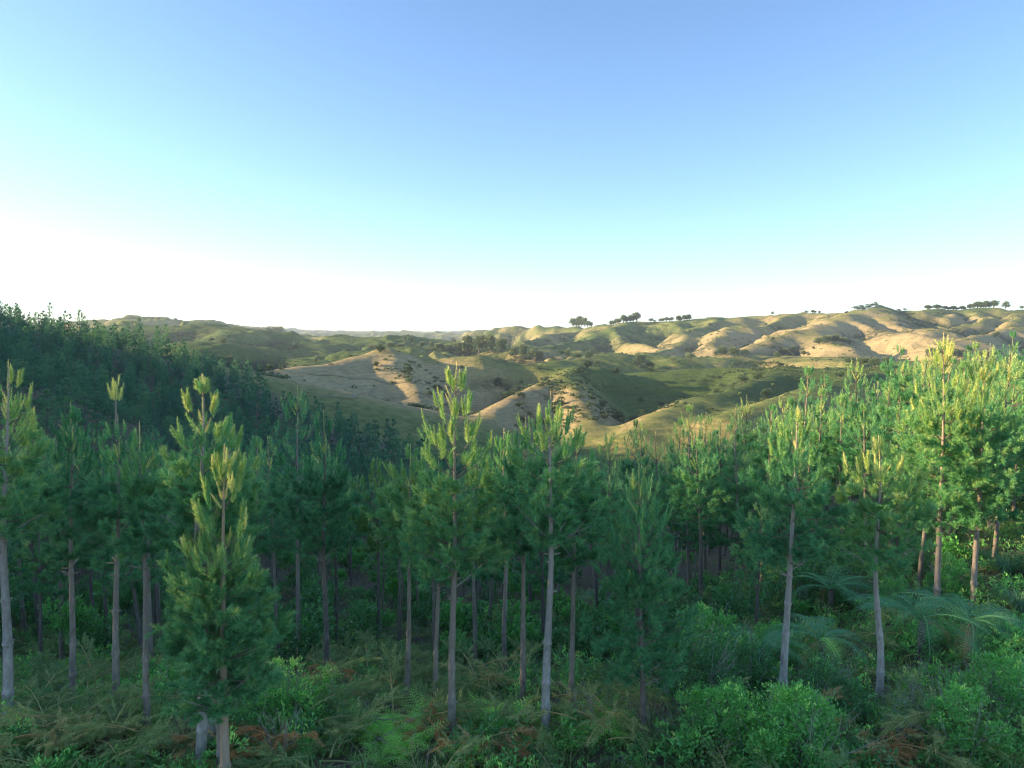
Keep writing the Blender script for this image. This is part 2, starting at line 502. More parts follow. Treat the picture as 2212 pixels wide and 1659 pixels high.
def height(x, y, want=False):
    x = np.asarray(x, dtype=float)
    y = np.asarray(y, dtype=float)
    r = np.hypot(x, y)
    # wander the coordinates a little so that no ridge runs straight
    wa = sstep(120, 500, r) * np.clip(r / 900, 0.25, 2.0)
    wx = x + wa * (18 * perlin(x / 130, y / 130, 11) + 8 * perlin(x / 42, y / 42, 12))
    wy = y + wa * (18 * perlin(x / 130, y / 130, 13) + 8 * perlin(x / 42, y / 42, 14))
    near = np.interp(y, NY, NZ)
    lift = 0.34 * np.logaddexp(0, (x - 4 - 0.10 * y) / 3.0) * 3.0 * sstep(15, 33, y)
    lift = np.minimum(lift, 16) * (1 - sstep(90, 170, y))
    near = near + lift
    near = near - 0.10 * np.maximum(0, -x - 30) * sstep(20, 60, -x)
    near = near + 0.35 * perlin(x / 7, y / 7, 3) + 0.15 * perlin(x / 2.3, y / 2.3, 4)
    base = np.interp(r, [0, 250, 400, 700, 1200, 2500, 6000, 9500], [-60, -58, -58, -56, -56, -80, -80, -80])
    acc = np.maximum(near, -90)
    K = 3.0
    dmin = np.full(x.shape, 1e9)
    e = np.exp((np.maximum(near, -200) + 200) / K - 60)
    e = e + np.exp((base + 200) / K - 60)
    x0, x1, y0, y1 = x.min(), x.max(), y.min(), y.max()
    for slope, rnd, a in RIDGES:
        gap = np.hypot(max(0, a[:, 0].min() - x1, x0 - a[:, 0].max()), max(0, a[:, 1].min() - y1, y0 - a[:, 1].max()))
        if a[:, 2].max() - slope * (gap - 40) < -75:
            continue
        best = np.full(x.shape, -1e9)
        bd = np.full(x.shape, 1e9)
        for i in range(len(a) - 1):
            p, q = a[i], a[i + 1]
            dx, dy = q[0] - p[0], q[1] - p[1]
            t = np.clip(((wx - p[0]) * dx + (wy - p[1]) * dy) / (dx * dx + dy * dy), 0, 1)
            d = np.hypot(wx - p[0] - t * dx, wy - p[1] - t * dy)
            h = p[2] + t * (q[2] - p[2]) - slope * (np.sqrt(d * d + rnd * rnd * 4) - rnd * 2)
            m = h > best
            best = np.where(m, h, best)
            bd = np.where(m, d, bd)
        e = e + np.exp(np.clip((best + 200) / K - 60, -200, 300))
        dmin = np.minimum(dmin, np.where(best > -60, bd, 1e9))
    z = (np.log(e) + 60) * K - 200
    # billowy spurs and gullies on the open hill country
    far = sstep(230, 330, r) * sstep(-60, 0, y + 0.2 * np.abs(x))
    amp = 1.25 * far * (0.25 + 0.75 * sstep(5, 70, dmin)) * np.clip(r / 700, 0.7, 1.6) * (1 - 0.3 * sstep(1250, 1700, r))
    g = 17 * (np.abs(perlin(wx / 210, wy / 210, 27)) - 0.25) + 9 * (np.abs(perlin(wx / 95, wy / 95, 21)) - 0.25) + 6 * (np.abs(perlin(wx / 38, wy / 38, 22)) - 0.25)
    g = g + 3.2 * (np.abs(perlin(wx / 21, wy / 21, 25)) - 0.25) + (1.6 * perlin(wx / 13, wy / 13, 23) + 0.7 * perlin(wx / 5.5, wy / 5.5, 24) + 0.3 * perlin(wx / 2.4, wy / 2.4, 26)) * (1 - sstep(1000, 1500, r))
    z = z + amp * g
    if want:
        return z, g * amp, dmin, far
    return z


def ground(x, y):
    return float(height(np.array([x]), np.array([y]))[0])


def hit(u, v, dmin=9.0):
    """where the ray through a point of the photograph meets the ground"""
    rx, rz = ray(u, v)
    D = dmin * (2600 / dmin) ** (np.arange(240) / 239)
    for _ in range(2):
        z = height(rx * D, D)
        k = np.nonzero(CAMZ + rz * D <= z)[0]
        i = k[0] if len(k) else len(D) - 1
        if i == 0:
            break
        D = np.linspace(D[i - 1], D[i], 16)
    return rx * D[i], D[i], z[i]


def build_terrain():
    fine = np.radians(np.arange(-43, 43.01, 0.18))
    coarse = np.radians(np.arange(46, 317, 3.0))
    th = np.concatenate([fine, coarse])
    rr = np.concatenate([np.geomspace(3, 200, 110)[:-1], np.geomspace(200, 1350, 430)[:-1], np.geomspace(1350, 9000, 75)])
    A, R = np.meshgrid(th, rr)
    X, Y = R * np.sin(A), R * np.cos(A)
    z, g, dm, far = (np.empty_like(X) for _ in range(4))
    for i0 in range(0, len(rr), 24):
        for j0 in range(0, len(th), 82):
            b = (slice(i0, i0 + 24), slice(j0, j0 + 82))
            z[b], g[b], dm[b], far[b] = height(X[b], Y[b], True)
    nA, nR = len(th), len(rr)
    V = np.stack([X, Y, z], -1).reshape(-1, 3)
    i = np.arange(nR - 1)[:, None] * nA
    j = np.arange(nA)[None]
    j2 = (j + 1) % nA
    F = np.stack([i + j, i + nA + j, i + nA + j2, i + j2], -1).reshape(-1, 4)
    c = len(V)
    V = np.concatenate([V, [[0, 0, float(z[0].mean())]]])
    # steepness and hollows
    dzr = np.gradient(z, axis=0) / np.gradient(R, axis=0)
    dza = np.gradient(z, axis=1) / np.maximum(np.gradient(A, axis=1) * R, 1e-3)
    sl = np.hypot(dzr, np.clip(dza, -2, 2))
    big = fbm(X / 260, Y / 260, 31, 3)
    dry = 0.27 + 0.5 * sstep(0.18, 0.6, sl) + 0.35 * big
    # grazed green paddocks
    for (u, v, d, rad, k) in [(1600, 810, 420, 140, 0.65), (1380, 820, 390, 70, 0.45), (560, 755, 640, 150, 0.5), (330, 715, 880, 130, 0.5), (1200, 735, 1000, 120, 0.45),
                              (900, 740, 900, 160, 0.5), (620, 745, 800, 150, 0.4), (1450, 705, 1100, 120, 0.5), (1850, 790, 470, 120, 0.4), (2080, 670, 1100, 100, 0.4)]:
        px, py, _ = P(u, v, d)
        dry = dry - k * np.exp(-((X - px) ** 2 + (Y - py) ** 2) / rad ** 2)
    for (u, v, d, rad, k) in [(1950, 730, 800, 180, 0.35), (1230, 860, 340, 60, 0.45), (1350, 730, 950, 140, 0.3), (700, 800, 370, 90, 0.45), (900, 830, 380, 110, 0.28), (640, 850, 330, 80, 0.4), (1000, 880, 320, 80, 0.35), (1600, 730, 850, 160, 0.2)]:
        px, py, _ = P(u, v, d)
        dry = dry + k * np.exp(-((X - px) ** 2 + (Y - py) ** 2) / rad ** 2)
    scrub = sstep(0.5, -3.2, g) * far * 0.9
    floor = 1 - sstep(0, 14, forest_edge(X, Y))
    at = {'dry': np.append(dry.ravel(), 0), 'scrub': np.append(scrub.ravel(), 0), 'floor': np.append(floor.ravel(), 1)}
    F3 = np.stack([np.full(nA, c), np.arange(nA), (np.arange(nA) + 1) % nA], -1)
    Fq = np.concatenate([F[:, [0, 1, 2]], F[:, [0, 2, 3]], F3[:, [0, 2, 1]]])
    me = make_mesh('terrain', V, Fq, [M['terrain']], True, at)
    o = link('terrain', me)
    tag(o, 'rolling grass hill country and forest floor', None, kind='structure')
    return o


def forest_edge(x, y):
    """negative inside the plantation"""
    a = np.interp(x, [-1000, -330, -190, -130, -79, -24, 6, 18, 40, 70, 120, 400], [330, 285, 268, 238, 210, 172, 150, 105, 120, 125, 120, 120])
    return y - a + 5 * perlin(x / 23, y / 23, 5)


build_terrain()

# ------------------------------------------------------------------ pines
UP = np.array([0.0, 0.0, 1.0])


def needles(geo, B, D, L, NL, tone, m, w, rng, spread=(0.95, 0.40), t0=0.0):
    """bottle-brush shoots: B base, D direction, L length, NL needle length, m needles each"""
    n = len(B)
    if n == 0:
        return
    D = norm(D)
    ref = np.where(np.abs(D[:, 2:3]) > 0.9, np.array([[1.0, 0, 0]]), np.array([[0, 0, 1.0]]))
    a = norm(np.cross(D, ref))
    b = np.cross(D, a)
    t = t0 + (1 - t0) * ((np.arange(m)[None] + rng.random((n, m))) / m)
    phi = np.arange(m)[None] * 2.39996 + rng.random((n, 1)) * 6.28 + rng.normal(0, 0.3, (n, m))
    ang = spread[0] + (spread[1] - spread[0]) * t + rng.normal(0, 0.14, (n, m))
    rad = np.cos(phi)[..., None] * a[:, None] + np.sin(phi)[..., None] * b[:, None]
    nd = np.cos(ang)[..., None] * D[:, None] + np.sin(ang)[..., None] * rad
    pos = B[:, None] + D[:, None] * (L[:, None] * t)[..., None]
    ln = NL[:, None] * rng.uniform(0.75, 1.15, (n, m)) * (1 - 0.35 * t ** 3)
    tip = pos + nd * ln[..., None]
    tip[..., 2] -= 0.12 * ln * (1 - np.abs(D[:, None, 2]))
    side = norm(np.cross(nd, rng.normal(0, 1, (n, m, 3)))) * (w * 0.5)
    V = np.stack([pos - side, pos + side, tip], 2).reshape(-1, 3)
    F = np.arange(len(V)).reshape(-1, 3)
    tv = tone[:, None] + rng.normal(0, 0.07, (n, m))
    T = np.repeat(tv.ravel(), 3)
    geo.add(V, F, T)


def bend(p0, d0, d1, L, k):
    """a curved limb: k points from p0, turning from direction d0 to d1"""
    t = np.linspace(0, 1, k)[:, None]
    d = norm(d0[None] * (1 - t) + d1[None] * t)
    step = L / (k - 1)
    return p0 + np.concatenate([np.zeros((1, 3)), np.cumsum(d[:-1] * step, axis=0)])


def pine(H, hb, R, seed, lod=0, lean=(0, 0), dbh=0.25, bark='bark', mat='needle', tuft=False, fork=False, fresh=0.5, dense=1.0, dead=2, shape=0.7):
    """H height, hb height of the crown's base, R crown radius.  Meshes: trunk, limbs, crown, leader, dead limbs"""
    rng = np.random.default_rng(seed)
    nT = {0: 26, 1: 12, 2: 5}[lod]
    tz = np.linspace(-0.4 if lod < 2 else -0.2, H * 0.985, nT)
    wob = rng.normal(0, 1, (2, 3)) * 0.04

    def axis(z):
        z = np.asarray(z, dtype=float)
        q = z / H
        x = lean[0] * q + wob[0, 0] * np.sin(3 * q + wob[0, 1] * 40) + wob[0, 2] * np.sin(9 * q)
        y = lean[1] * q + wob[1, 0] * np.sin(3 * q + wob[1, 1] * 40) + wob[1, 2] * np.sin(8 * q)
        return np.stack([x, y, z], -1)
    # trunk with swollen whorls where the branches were pruned
    trunk = Geo()
    if lod == 0:
        zs = [-0.4]
        wz = []
        z = rng.uniform(0.6, 1.2)
        while z < hb:
            wz.append(z)
            z += rng.uniform(0.7, 1.5)
        zz = np.unique(np.concatenate([np.linspace(-0.4, H * 0.985, 20)] + [[w - 0.11, w - 0.05, w, w + 0.05, w + 0.11] for w in wz]))
        base = dbh * 0.5 * np.clip(1.12 - 0.16 * zz - 0.0, 1.0, 1.25) * np.clip((H - zz) / (H - 1.3), 0.06, 1.3) ** 0.85
        sw = sum([rng.uniform(0.16, 0.38) * np.exp(-((zz - w) / 0.055) ** 2) for w in wz]) if wz else 0
        young = 0.08 + 0.75 * sstep(hb * 0.25, hb * 1.1, zz) + rng.normal(0, 0.08, len(zz))
        tube(trunk, axis(zz), base * (1 + sw), 10, np.clip(young, 0, 1))
        for w in wz + [hb - 0.25, hb - 0.5]:
            for _ in range(int(rng.integers(1, 4))):
                az = rng.uniform(0, 6.28)
                h = np.array([math.cos(az), math.sin(az), rng.uniform(0.1, 0.6)])
                tube(trunk, [axis(w), axis(w) + norm(h) * (dbh * 0.55 + rng.uniform(0.02, 0.07) + (0.25 * rng.random() if w > hb * 0.8 else 0))], [0.028, 0.017], 5, 0.9, cap=True)
    else:
        base = dbh * 0.5 * np.clip((H - tz) / (H - 1.3), 0.06, 1.2) ** 0.85
        tube(trunk, axis(tz), base, 6 if lod == 1 else 4, 0.2 + 0.5 * sstep(0.2, 0.8, tz / H))
    limbs, crown, leader, deadl = Geo(), Geo(), Geo(), []
    Hc = H - hb
    sp = {0: 0.46, 1: 0.62, 2: 0.68}[lod]
    z = hb
    Bs, Ds, Ls, NLs, Ts = [], [], [], [], []
    az0 = rng.uniform(0, 6.28)
    stems = [(axis, hb, H, 1.0)]
    while z < H - 0.45:
        q = (z - hb) / Hc
        prof = min(1.0, 0.70 + 0.30 * q / 0.15) * (1 - q) ** (shape + 0.5) + (0.09 if lod == 2 else 0.06)
        hi_ = float(sstep(0.35, 0.7, q))
        nb = (int(rng.integers(5, 8)) if q < 0.6 else int(rng.integers(3, 6))) if lod < 2 else 5
        az0 += rng.uniform(0.4, 1.2)
        for bI in range(nb):
            az = az0 + bI * 6.283 / nb + rng.normal(0, 0.25)
            Lb = R * prof * rng.uniform(0.72, 1.15)
            if Lb < 0.12:
                continue
            el0 = math.radians(np.interp(q, [0, 0.3, 0.7, 1], [6, 18, 34, 58]) + rng.normal(0, 8))
            el1 = math.radians(np.interp(q, [0, 0.3, 0.7, 1], [20, 40, 70, 86]) + rng.normal(0, 8))
            h = np.array([math.cos(az), math.sin(az), 0])
            # keep the horizontal reach near Lb
            Lb = Lb / max(0.45, math.cos((el0 + el1) / 2))
            Lb = min(Lb, 0.38 * (H - z) / max(0.25, math.sin((el0 + el1) / 2)) + 0.06)
            d0 = h * math.cos(el0) + UP * math.sin(el0)
            d1 = h * math.cos(el1) + UP * math.sin(el1)
            p0 = axis(z + rng.normal(0, 0.07))
            k = 6 if lod == 0 else (4 if lod == 1 else 3)
            pts = bend(p0, d0, d1, Lb, k)
            if lod < 2:
                tube(limbs, pts, np.linspace(0.016 * (0.5 + Lb / 2), 0.004, k) * (1 if lod == 0 else 1.2), 3, 0.9)
            # low limbs carry fluffy tufts, high limbs carry separate upright candles
            hi = float(sstep(0.28, 0.62, q)) if lod < 2 else 0.15
            nc = max(1, {0: int((2.5 + 6.0 * Lb) * dense), 1: int((2 + 4.2 * Lb) * dense), 2: int((1.5 + 2.4 * Lb) * dense)}[lod])
            ps = {0: 3, 1: 3, 2: 2}[lod]
            if hi > 0.5 and lod < 2:
                ps = 1
                nc = int(nc * 0.7) + 1
            # twigs leave the limb at a few nodes, so that there are gaps between the sprays
            node = np.sort(0.2 + 0.8 * rng.random(max(2, int(1.5 + 2.5 * Lb)))) if hi < 0.5 else 0.5 + 0.5 * rng.random(nc)
            s = np.clip(rng.choice(node, nc) + rng.normal(0, 0.035, nc), 0.1, 1.0)
            s[0] = 0.98
            fi = s * (k - 1)
            i0 = np.minimum(fi.astype(int), k - 2)
            pp = pts[i0] + (pts[i0 + 1] - pts[i0]) * (fi - i0)[:, None]
            bd = norm(pts[i0 + 1] - pts[i0])
            lat = norm(np.cross(bd, UP))
            sgn = rng.choice([-1, 1], nc)[:, None] * rng.uniform(0.15, 1.0, (nc, 1))
            reach = ((0.42 - 0.16 * hi) * Lb * (1.12 - s))[:, None]
            off = lat * sgn * reach + UP * rng.normal(0.02, 0.08, (nc, 1)) * Lb
            cd_ = norm(bd * (0.8 - 0.25 * hi) + lat * sgn * (1.2 - s)[:, None] * (0.8 - 0.55 * hi) + UP * (0.22 + 0.95 * hi))
            pp, cd_, s, sgn = (np.repeat(v_, ps, axis=0) for v_ in (pp + off, cd_, s, sgn))
            ns = nc * ps
            dd = cd_ + rng.normal(0, 1, (ns, 3)) * (0.45 - 0.33 * hi) + UP * 0.15
            ll = rng.uniform(0.18, 0.34, ns) * np.interp(Lb, [0.2, 1.2], [0.85, 1.1]) * (0.9 + 1.0 * hi)
            ll = np.minimum(ll, 0.33 * (H - z) + 0.08)
            if lod == 2:
                ll *= 1.6
            Bs.append(pp - norm(dd) * 0.03)
            Ds.append(dd)
            Ls.append(ll)
            NLs.append(np.full(ns, 0.15) * rng.uniform(0.85, 1.2, ns) * (1.15 - 0.28 * hi))
            Ts.append(0.28 + 0.38 * fresh * q + 0.5 * fresh * (s ** 3) * rng.random(ns) * (0.35 + hi) + 0.10 * rng.normal(0, 1, ns))  # fresh pales the tips: new growth, plus sunlight put into the needle colour
        z += sp * rng.uniform(0.75, 1.3) * (1.0 + 0.6 * hi_)
    if Bs:
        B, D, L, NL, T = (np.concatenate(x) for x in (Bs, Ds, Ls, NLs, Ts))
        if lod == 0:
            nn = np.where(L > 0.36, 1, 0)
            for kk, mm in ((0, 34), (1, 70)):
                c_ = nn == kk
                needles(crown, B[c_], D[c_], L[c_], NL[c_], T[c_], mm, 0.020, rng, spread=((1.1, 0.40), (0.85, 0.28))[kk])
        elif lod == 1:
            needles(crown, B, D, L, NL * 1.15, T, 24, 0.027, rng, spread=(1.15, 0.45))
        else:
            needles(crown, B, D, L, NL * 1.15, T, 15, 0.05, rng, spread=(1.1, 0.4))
    # the leader: a long upright brush with a few companion candles
    top = axis(H)
    nl = {0: 3, 1: 3, 2: 1}[lod]
    lb = [axis(H - 1.25)]
    ld = [axis(H) - axis(H - 1.25)]
    ll = [1.22]
    for i in range(nl):
        az = rng.uniform(0, 6.28)
        h = np.array([math.cos(az), math.sin(az), 0])
        zz = H - rng.uniform(1.05, 1.6)
        lb.append(axis(zz) + h * 0.05)
        ld.append(UP + h * rng.uniform(0.3, 0.7))
        ll.append(rng.uniform(0.3, 0.5))
    lb, ld, ll = np.array(lb), np.array(ld), np.array(ll)
    tl = np.full(len(ll), 0.75 + 0.35 * fresh)
    if lod == 0:
        needles(leader, lb, ld, ll, np.full(len(ll), 0.105), tl, 150, 0.0125, rng, spread=(0.75, 0.22))
        for b_, d_, l_ in zip(lb, norm(ld), ll):
            tube(leader, [b_, b_ + d_ * l_ * 0.6, b_ + d_ * (l_ + 0.10)], [0.016, 0.013, 0.008], 4, [1.2, 1.5, 1.75])
    elif lod == 1:
        needles(leader, lb, ld, ll, np.full(len(ll), 0.12), tl, 60, 0.024, rng, spread=(0.75, 0.25))
    else:
        needles(leader, lb, ld, ll * 1.1, np.full(len(ll), 0.22), tl, 14, 0.075, rng, spread=(0.6, 0.2))
    if lod == 0 and Bs:
        # tan candle tips on the brighter shoots
        sel = np.nonzero(T > 0.58)[0][:90]
        if len(sel):
            c = B[sel] + norm(D[sel]) * L[sel][:, None]
            dn = norm(D[sel] * 0.6 + UP * 0.6)
            sd = norm(np.cross(dn, rng.normal(0, 1, dn.shape))) * 0.009
            V = np.stack([c - sd - dn * 0.1, c + sd - dn * 0.1, c + dn * 0.09], 1).reshape(-1, 3)
            crown.add(V, np.arange(len(V)).reshape(-1, 3), 1.45)
        for i in range(dead):
            g = Geo()
            az = rng.uniform(0, 6.28)
            zz = hb - rng.uniform(0.0, 0.5)
            h = np.array([math.cos(az), math.sin(az), 0])
            Ld = R * rng.uniform(0.6, 1.1)
            pts = bend(axis(zz), h * 0.8 + UP * 0.6, h * 0.7 + UP * rng.uniform(0.2, 1.0), Ld, 5)
            tube(g, pts, np.linspace(0.03, 0.008, 5), 4, 0.7)
            for j in (2, 3):
                q_ = pts[j] + norm(rng.normal(0, 1, 3) + h + UP * 0.4) * rng.uniform(0.2, 0.4)
                tube(g, [pts[j], q_], [0.010, 0.004], 3, 0.7)
            deadl.append(g.mesh('bare_limb', M['dead']))
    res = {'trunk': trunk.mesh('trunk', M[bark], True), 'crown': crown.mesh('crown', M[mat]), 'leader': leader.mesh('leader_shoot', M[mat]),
           'limbs': limbs.mesh('limbs', M['bark_dark']) if limbs.n else None, 'dead': deadl}
    return res


def place_pine(meshes, loc, label, group, rotz=0.0, scale=1.0, parts=True):
    e = link('pine_tree', None, loc=loc, rotz=rotz)
    e.empty_display_size = 0.5
    e.scale = (scale,) * 3 if np.isscalar(scale) else scale
    tag(e, label, 'pine tree', group)
    t = link('trunk', meshes['trunk'], e)
    c = link('crown', meshes['crown'], e)
    if parts:
        link('leader_shoot', meshes['leader'], c)
        if meshes['limbs']:
            link('limbs', meshes['limbs'], c)['kind'] = 'stuff'
        for d in meshes['dead']:
            link('bare_limb', d, t)
    return e


# (u base, v base, u top, v top, v crown base, crown radius in photo px, options, label)
HERO = [  # fresh is higher on sunlit pines, so part of their light is in the tone
    (18, 1575, 12, 782, 1190, 100, dict(bark='bark_pale', fresh=1.0), 'large pale-trunked pine cut by the left edge of the picture'),
    (155, 1530, 150, 872, 1225, 78, dict(bark='bark', fresh=0.4), 'shaded pine with slim brown trunk, second trunk from the left edge'),
    (228, 1440, 222, 930, 1235, 62, dict(bark='bark_dark', fresh=0.3), 'thin dark-trunked pine standing just behind the two brown trunks at left'),
    (256, 1545, 248, 812, 1215, 76, dict(bark='bark', fresh=0.4, tuft=True), 'pine with a long bare top ending in a round tuft, against the left hill'),
    (318, 1580, 303, 915, 1220, 70, dict(bark='bark', fresh=0.4), 'narrow pine right of the tuft-topped pine, base among cut branches'),
    (430, 1668, 432, 812, 1190, 88, dict(bark='bark_pale', fresh=1.2), 'tall pine with brightly lit yellow-green top behind the low-crowned front pine'),
    (455, 1612, 500, 905, 1200, 84, dict(bark='bark_pale', fresh=0.6), 'pale-trunked pine half hidden behind the low-crowned front pine'),
    (489, 1725, 482, 966, 1545, 132, dict(bark='bark_tan', fresh=0.9, dense=1.35, dead=4, shape=0.72), 'nearest pine with wide low crown and tan trunk, front left'),
    (470, 1700, 424, 1085, 1440, 96, dict(bark='bark', fresh=1.0, dense=1.2, dead=0, shape=0.75), 'smaller pine with lit yellow-green candles merged into the left side of the nearest pine'),
    (643, 1445, 643, 832, 1205, 98, dict(bark='bark', fresh=0.5), 'dark-crowned pine right of the nearest low-crowned pine, slightly curved trunk'),
    (703, 1485, 698, 890, 1215, 72, dict(bark='bark_dark', fresh=0.3), 'brown-trunked pine left of the pale yellow-green tree'),
    (725, 1395, 728, 985, 1200, 50, dict(bark='bark_dark', fresh=0.3, dead=4), 'thin shaded pine trunk behind the brown-trunked pine left of centre'),
    (822, 1425, 812, 985, 1200, 62, dict(bark='bark_dark', mat='needle_pale', fresh=0.6, dead=3), 'pine with pale yellow-green foliage left of the two tall centre pines'),
    (875, 1530, 888, 965, 1205, 74, dict(bark='bark', fresh=0.4), 'slim pine with grey-brown trunk left of the tall spire-topped pine'),
    (945, 1545, 948, 1000, 1280, 60, dict(bark='bark', fresh=0.3), 'slim pine close against the left side of the tall spire-topped pine'),
    (978, 1588, 988, 786, 1270, 118, dict(bark='bark', fresh=0.65, dead=4, shape=0.8), 'tall pine with a pointed spire top rising above the valley, left of centre'),
    (1025, 1458, 1025, 960, 1210, 52, dict(bark='bark', fresh=0.4), 'thin pine just right of the tall spire-topped pine'),
    (1092, 1470, 1090, 928, 1205, 62, dict(bark='bark', fresh=0.4, dead=4), 'thin shaded pine midway between the two tall centre pines'),
    (1130, 1530, 1134, 905, 1205, 66, dict(bark='bark', fresh=0.4), 'brown-trunked pine just left of the white-trunked pine'),
    (1180, 1596, 1190, 850, 1195, 116, dict(bark='bark_pale', fresh=0.8, dead=4, shape=0.6), 'big pine with smooth whitish trunk at the centre of the picture'),
    (1235, 1550, 1245, 930, 1240, 76, dict(bark='bark', fresh=0.4), 'brown-trunked pine just right of the white-trunked pine'),
    (1312, 1420, 1318, 935, 1215, 70, dict(bark='bark_dark', fresh=0.5), 'pine behind and left of the small pine branched low to the ground'),
    (1387, 1592, 1385, 1012, 1490, 108, dict(bark='bark_dark', fresh=0.45, dead=3, dense=0.75, shape=0.6), 'small fluffy pine branched nearly to the ground, right of centre'),
    (1485, 1330, 1490, 872, 1190, 78, dict(bark='bark', fresh=0.9), 'pine with bright leader standing behind the broadleaf shrubs, right of centre'),
    (1592, 1315, 1590, 880, 1200, 66, dict(bark='bark', fresh=0.9), 'narrow pine with lit top left of the round-crowned white-trunked pine'),
    (1695, 1545, 1715, 880, 1232, 100, dict(bark='bark_pale', fresh=0.85, shape=0.62), 'pine with rounded crown on a straight pale trunk above the tree ferns'),
    (1895, 1532, 1897, 945, 1255, 106, dict(bark='bark_pale', fresh=0.95, shape=0.6), 'pine with broad bright crown on a pale trunk, right of the tree ferns'),
    (2022, 1335, 2040, 722, 1150, 112, dict(bark='bark', fresh=1.0, dead=4), 'thick-trunked forked pine on the slope at right'),
    (2103, 1322, 2130, 762, 1140, 96, dict(bark='bark', fresh=1.0), 'tall sunlit pine right of the thick forked pine'),
]
HERO_XY = []
for i, (ub, vb, ut, vt, vc, rp, op, lab) in enumerate(HERO):
    x, y, z = hit(ub, vb)
    xt, _, ztop = P(ut, vt, y)
    _, _, zc = P(ut, vc, y)
    H = ztop - z
    R = 1.18 * rp / F0 * y
    hb = zc - z
    op = dict(op)
    tuft = op.pop('tuft', False)
    lod = 0 if y < 30 else 1
    HH = H - (1.2 if tuft else 0)
    m = pine(HH, min(hb, HH - 2.0) + 0.45, R, 100 + i, lod, lean=((xt - x), 0), dbh=(0.25 if 'pale' in op.get('bark', '') or 'tan' in op.get('bark', '') else 0.2) * np.clip(H / 10, 0.75, 1.2), **op)
    e = place_pine(m, (x, y, z), lab, 'pines along the front of the plantation')
    if tuft:
        g = Geo()
        ax0 = np.array([(xt - x) * 0.9, 0, HH - 0.5])
        tube(g, [ax0, [(xt - x), 0, H - 0.4]], [0.03, 0.02], 5, 0.9)
        link('bare_top', g.mesh('bare_top', M['bark']), e)
        g = Geo()
        rng = np.random.default_rng(77)
        az = rng.uniform(0, 6.28, 16)
        D = np.stack([np.cos(az) * 0.28, np.sin(az) * 0.28, np.full(16, 1.0)], -1)
        needles(g, np.array([[(xt - x), 0, H - 0.75]]) + np.stack([np.cos(az) * 0.09, np.sin(az) * 0.09, rng.uniform(0, 0.35, 16)], -1), D, rng.uniform(0.3, 0.5, 16), np.full(16, 0.12), np.full(16, 1.1), 60, 0.0125, rng)
        link('top_tuft', g.mesh('top_tuft', M['needle']), e)
    HERO_XY.append((x, y))


# variants for the middle distance and for the hillside
MIDV = []
for k in range(10):
    rg = np.random.default_rng(500 + k)
    MIDV.append(pine(9.5, rg.uniform(4.2, 5.6), rg.uniform(1.5, 1.9), 500 + k, 1, dbh=0.21, bark='bark' if k % 2 else 'bark_dark', fresh=[0.3, 0.7, 1.0, 0.5][k % 4], dense=rg.uniform(0.8, 1.15), shape=rg.uniform(0.55, 0.95)))
FARV = []
for k in range(7):
    rg = np.random.default_rng(600 + k)
    FARV.append(pine(9.0, rg.uniform(2.2, 3.6), rg.uniform(1.45, 1.95), 600 + k, 2, dbh=0.2, dense=1.8, bark='bark_dark', mat='needle_far', fresh=0.7, shape=rg.uniform(0.6, 0.95)))

# middle-distance pines whose tops can be told apart: (u top, v top, distance)
TOPS = [(1740, 775, 50), (1772, 835, 42), (1615, 805, 62), (1850, 768, 50), (1905, 800, 44), (1950, 742, 54), (2000, 775, 47), (2078, 795, 38), (2150, 738, 46),
        (2195, 712, 48), (2175, 815, 36), (1940, 852, 36), (1885, 868, 38), (2065, 850, 34), (1830, 845, 41), (1560, 905, 46), (1530, 885, 52), (1440, 930, 44),
        (1395, 905, 50), (1372, 888, 56), (1290, 962, 40), (1205, 950, 42), (1055, 955, 42), (700, 930, 38), (590, 935, 34), (540, 940, 36), (400, 955, 34),
        (330, 960, 36), (110, 930, 32), (70, 925, 36), (190, 960, 38), (1655, 870, 44), (1690, 850, 56), (1795, 795, 58), (2100, 735, 58), (2040, 760, 62), (1460, 900, 58)]
rng = np.random.default_rng(9)
cand = []
for (u, v, d) in TOPS:
    x, y, zt = P(u, v, d)
    z = ground(x, y)
    cand.append((x, y, z, np.clip(zt - z, 5.5, 13.5), True))
# plantation rows
gx, gy = np.meshgrid(np.arange(-80, 140, 3.5), np.arange(20, 80, 3.5))
fx, fy = np.meshgrid(np.arange(-330, 140, 4.7), np.arange(-70, 300, 4.7))
n_, f_ = np.hypot(gx, gy) <= 75, np.hypot(fx, fy) > 75
gx, gy = np.concatenate([gx[n_], fx[f_]]), np.concatenate([gy[n_], fy[f_]])
gx = gx + rng.normal(0, 0.9, gx.size)
gy = gy + rng.normal(0, 0.9, gy.size)
gz = height(gx, gy)
inside = forest_edge(gx, gy) < -3
front = np.interp(gx, [-40, -20, 0, 8, 14, 30, 60], [29, 27, 27.5, 29, 31, 31, 34])
ahead = (gy > front) & (gx > -0.98 * gy - 6) & (gx < 0.92 * gy + 4)
leftridge = (gx < -62) & (gy > -65)
keep = inside & (ahead | leftridge)
# a gap where the valley shows through
hx, hy = np.array([c[0] for c in cand] + [h[0] for h in HERO_XY]), np.array([c[1] for c in cand] + [h[1] for h in HERO_XY])
dd = np.min(np.hypot(gx[:, None] - hx[None], gy[:, None] - hy[None]), axis=1)
keep &= dd > 2.0
keep &= (np.hypot(gx, gy) > 75) | (rng.random(gx.size) > 0.38) | (gx > 14)
gx, gy, gz = gx[keep], gy[keep], gz[keep]
gh = np.clip(rng.normal(9.2, 1.5, len(gx)), 5.5, 12.5) + 1.0 * (np.hypot(gx, gy) > 110)
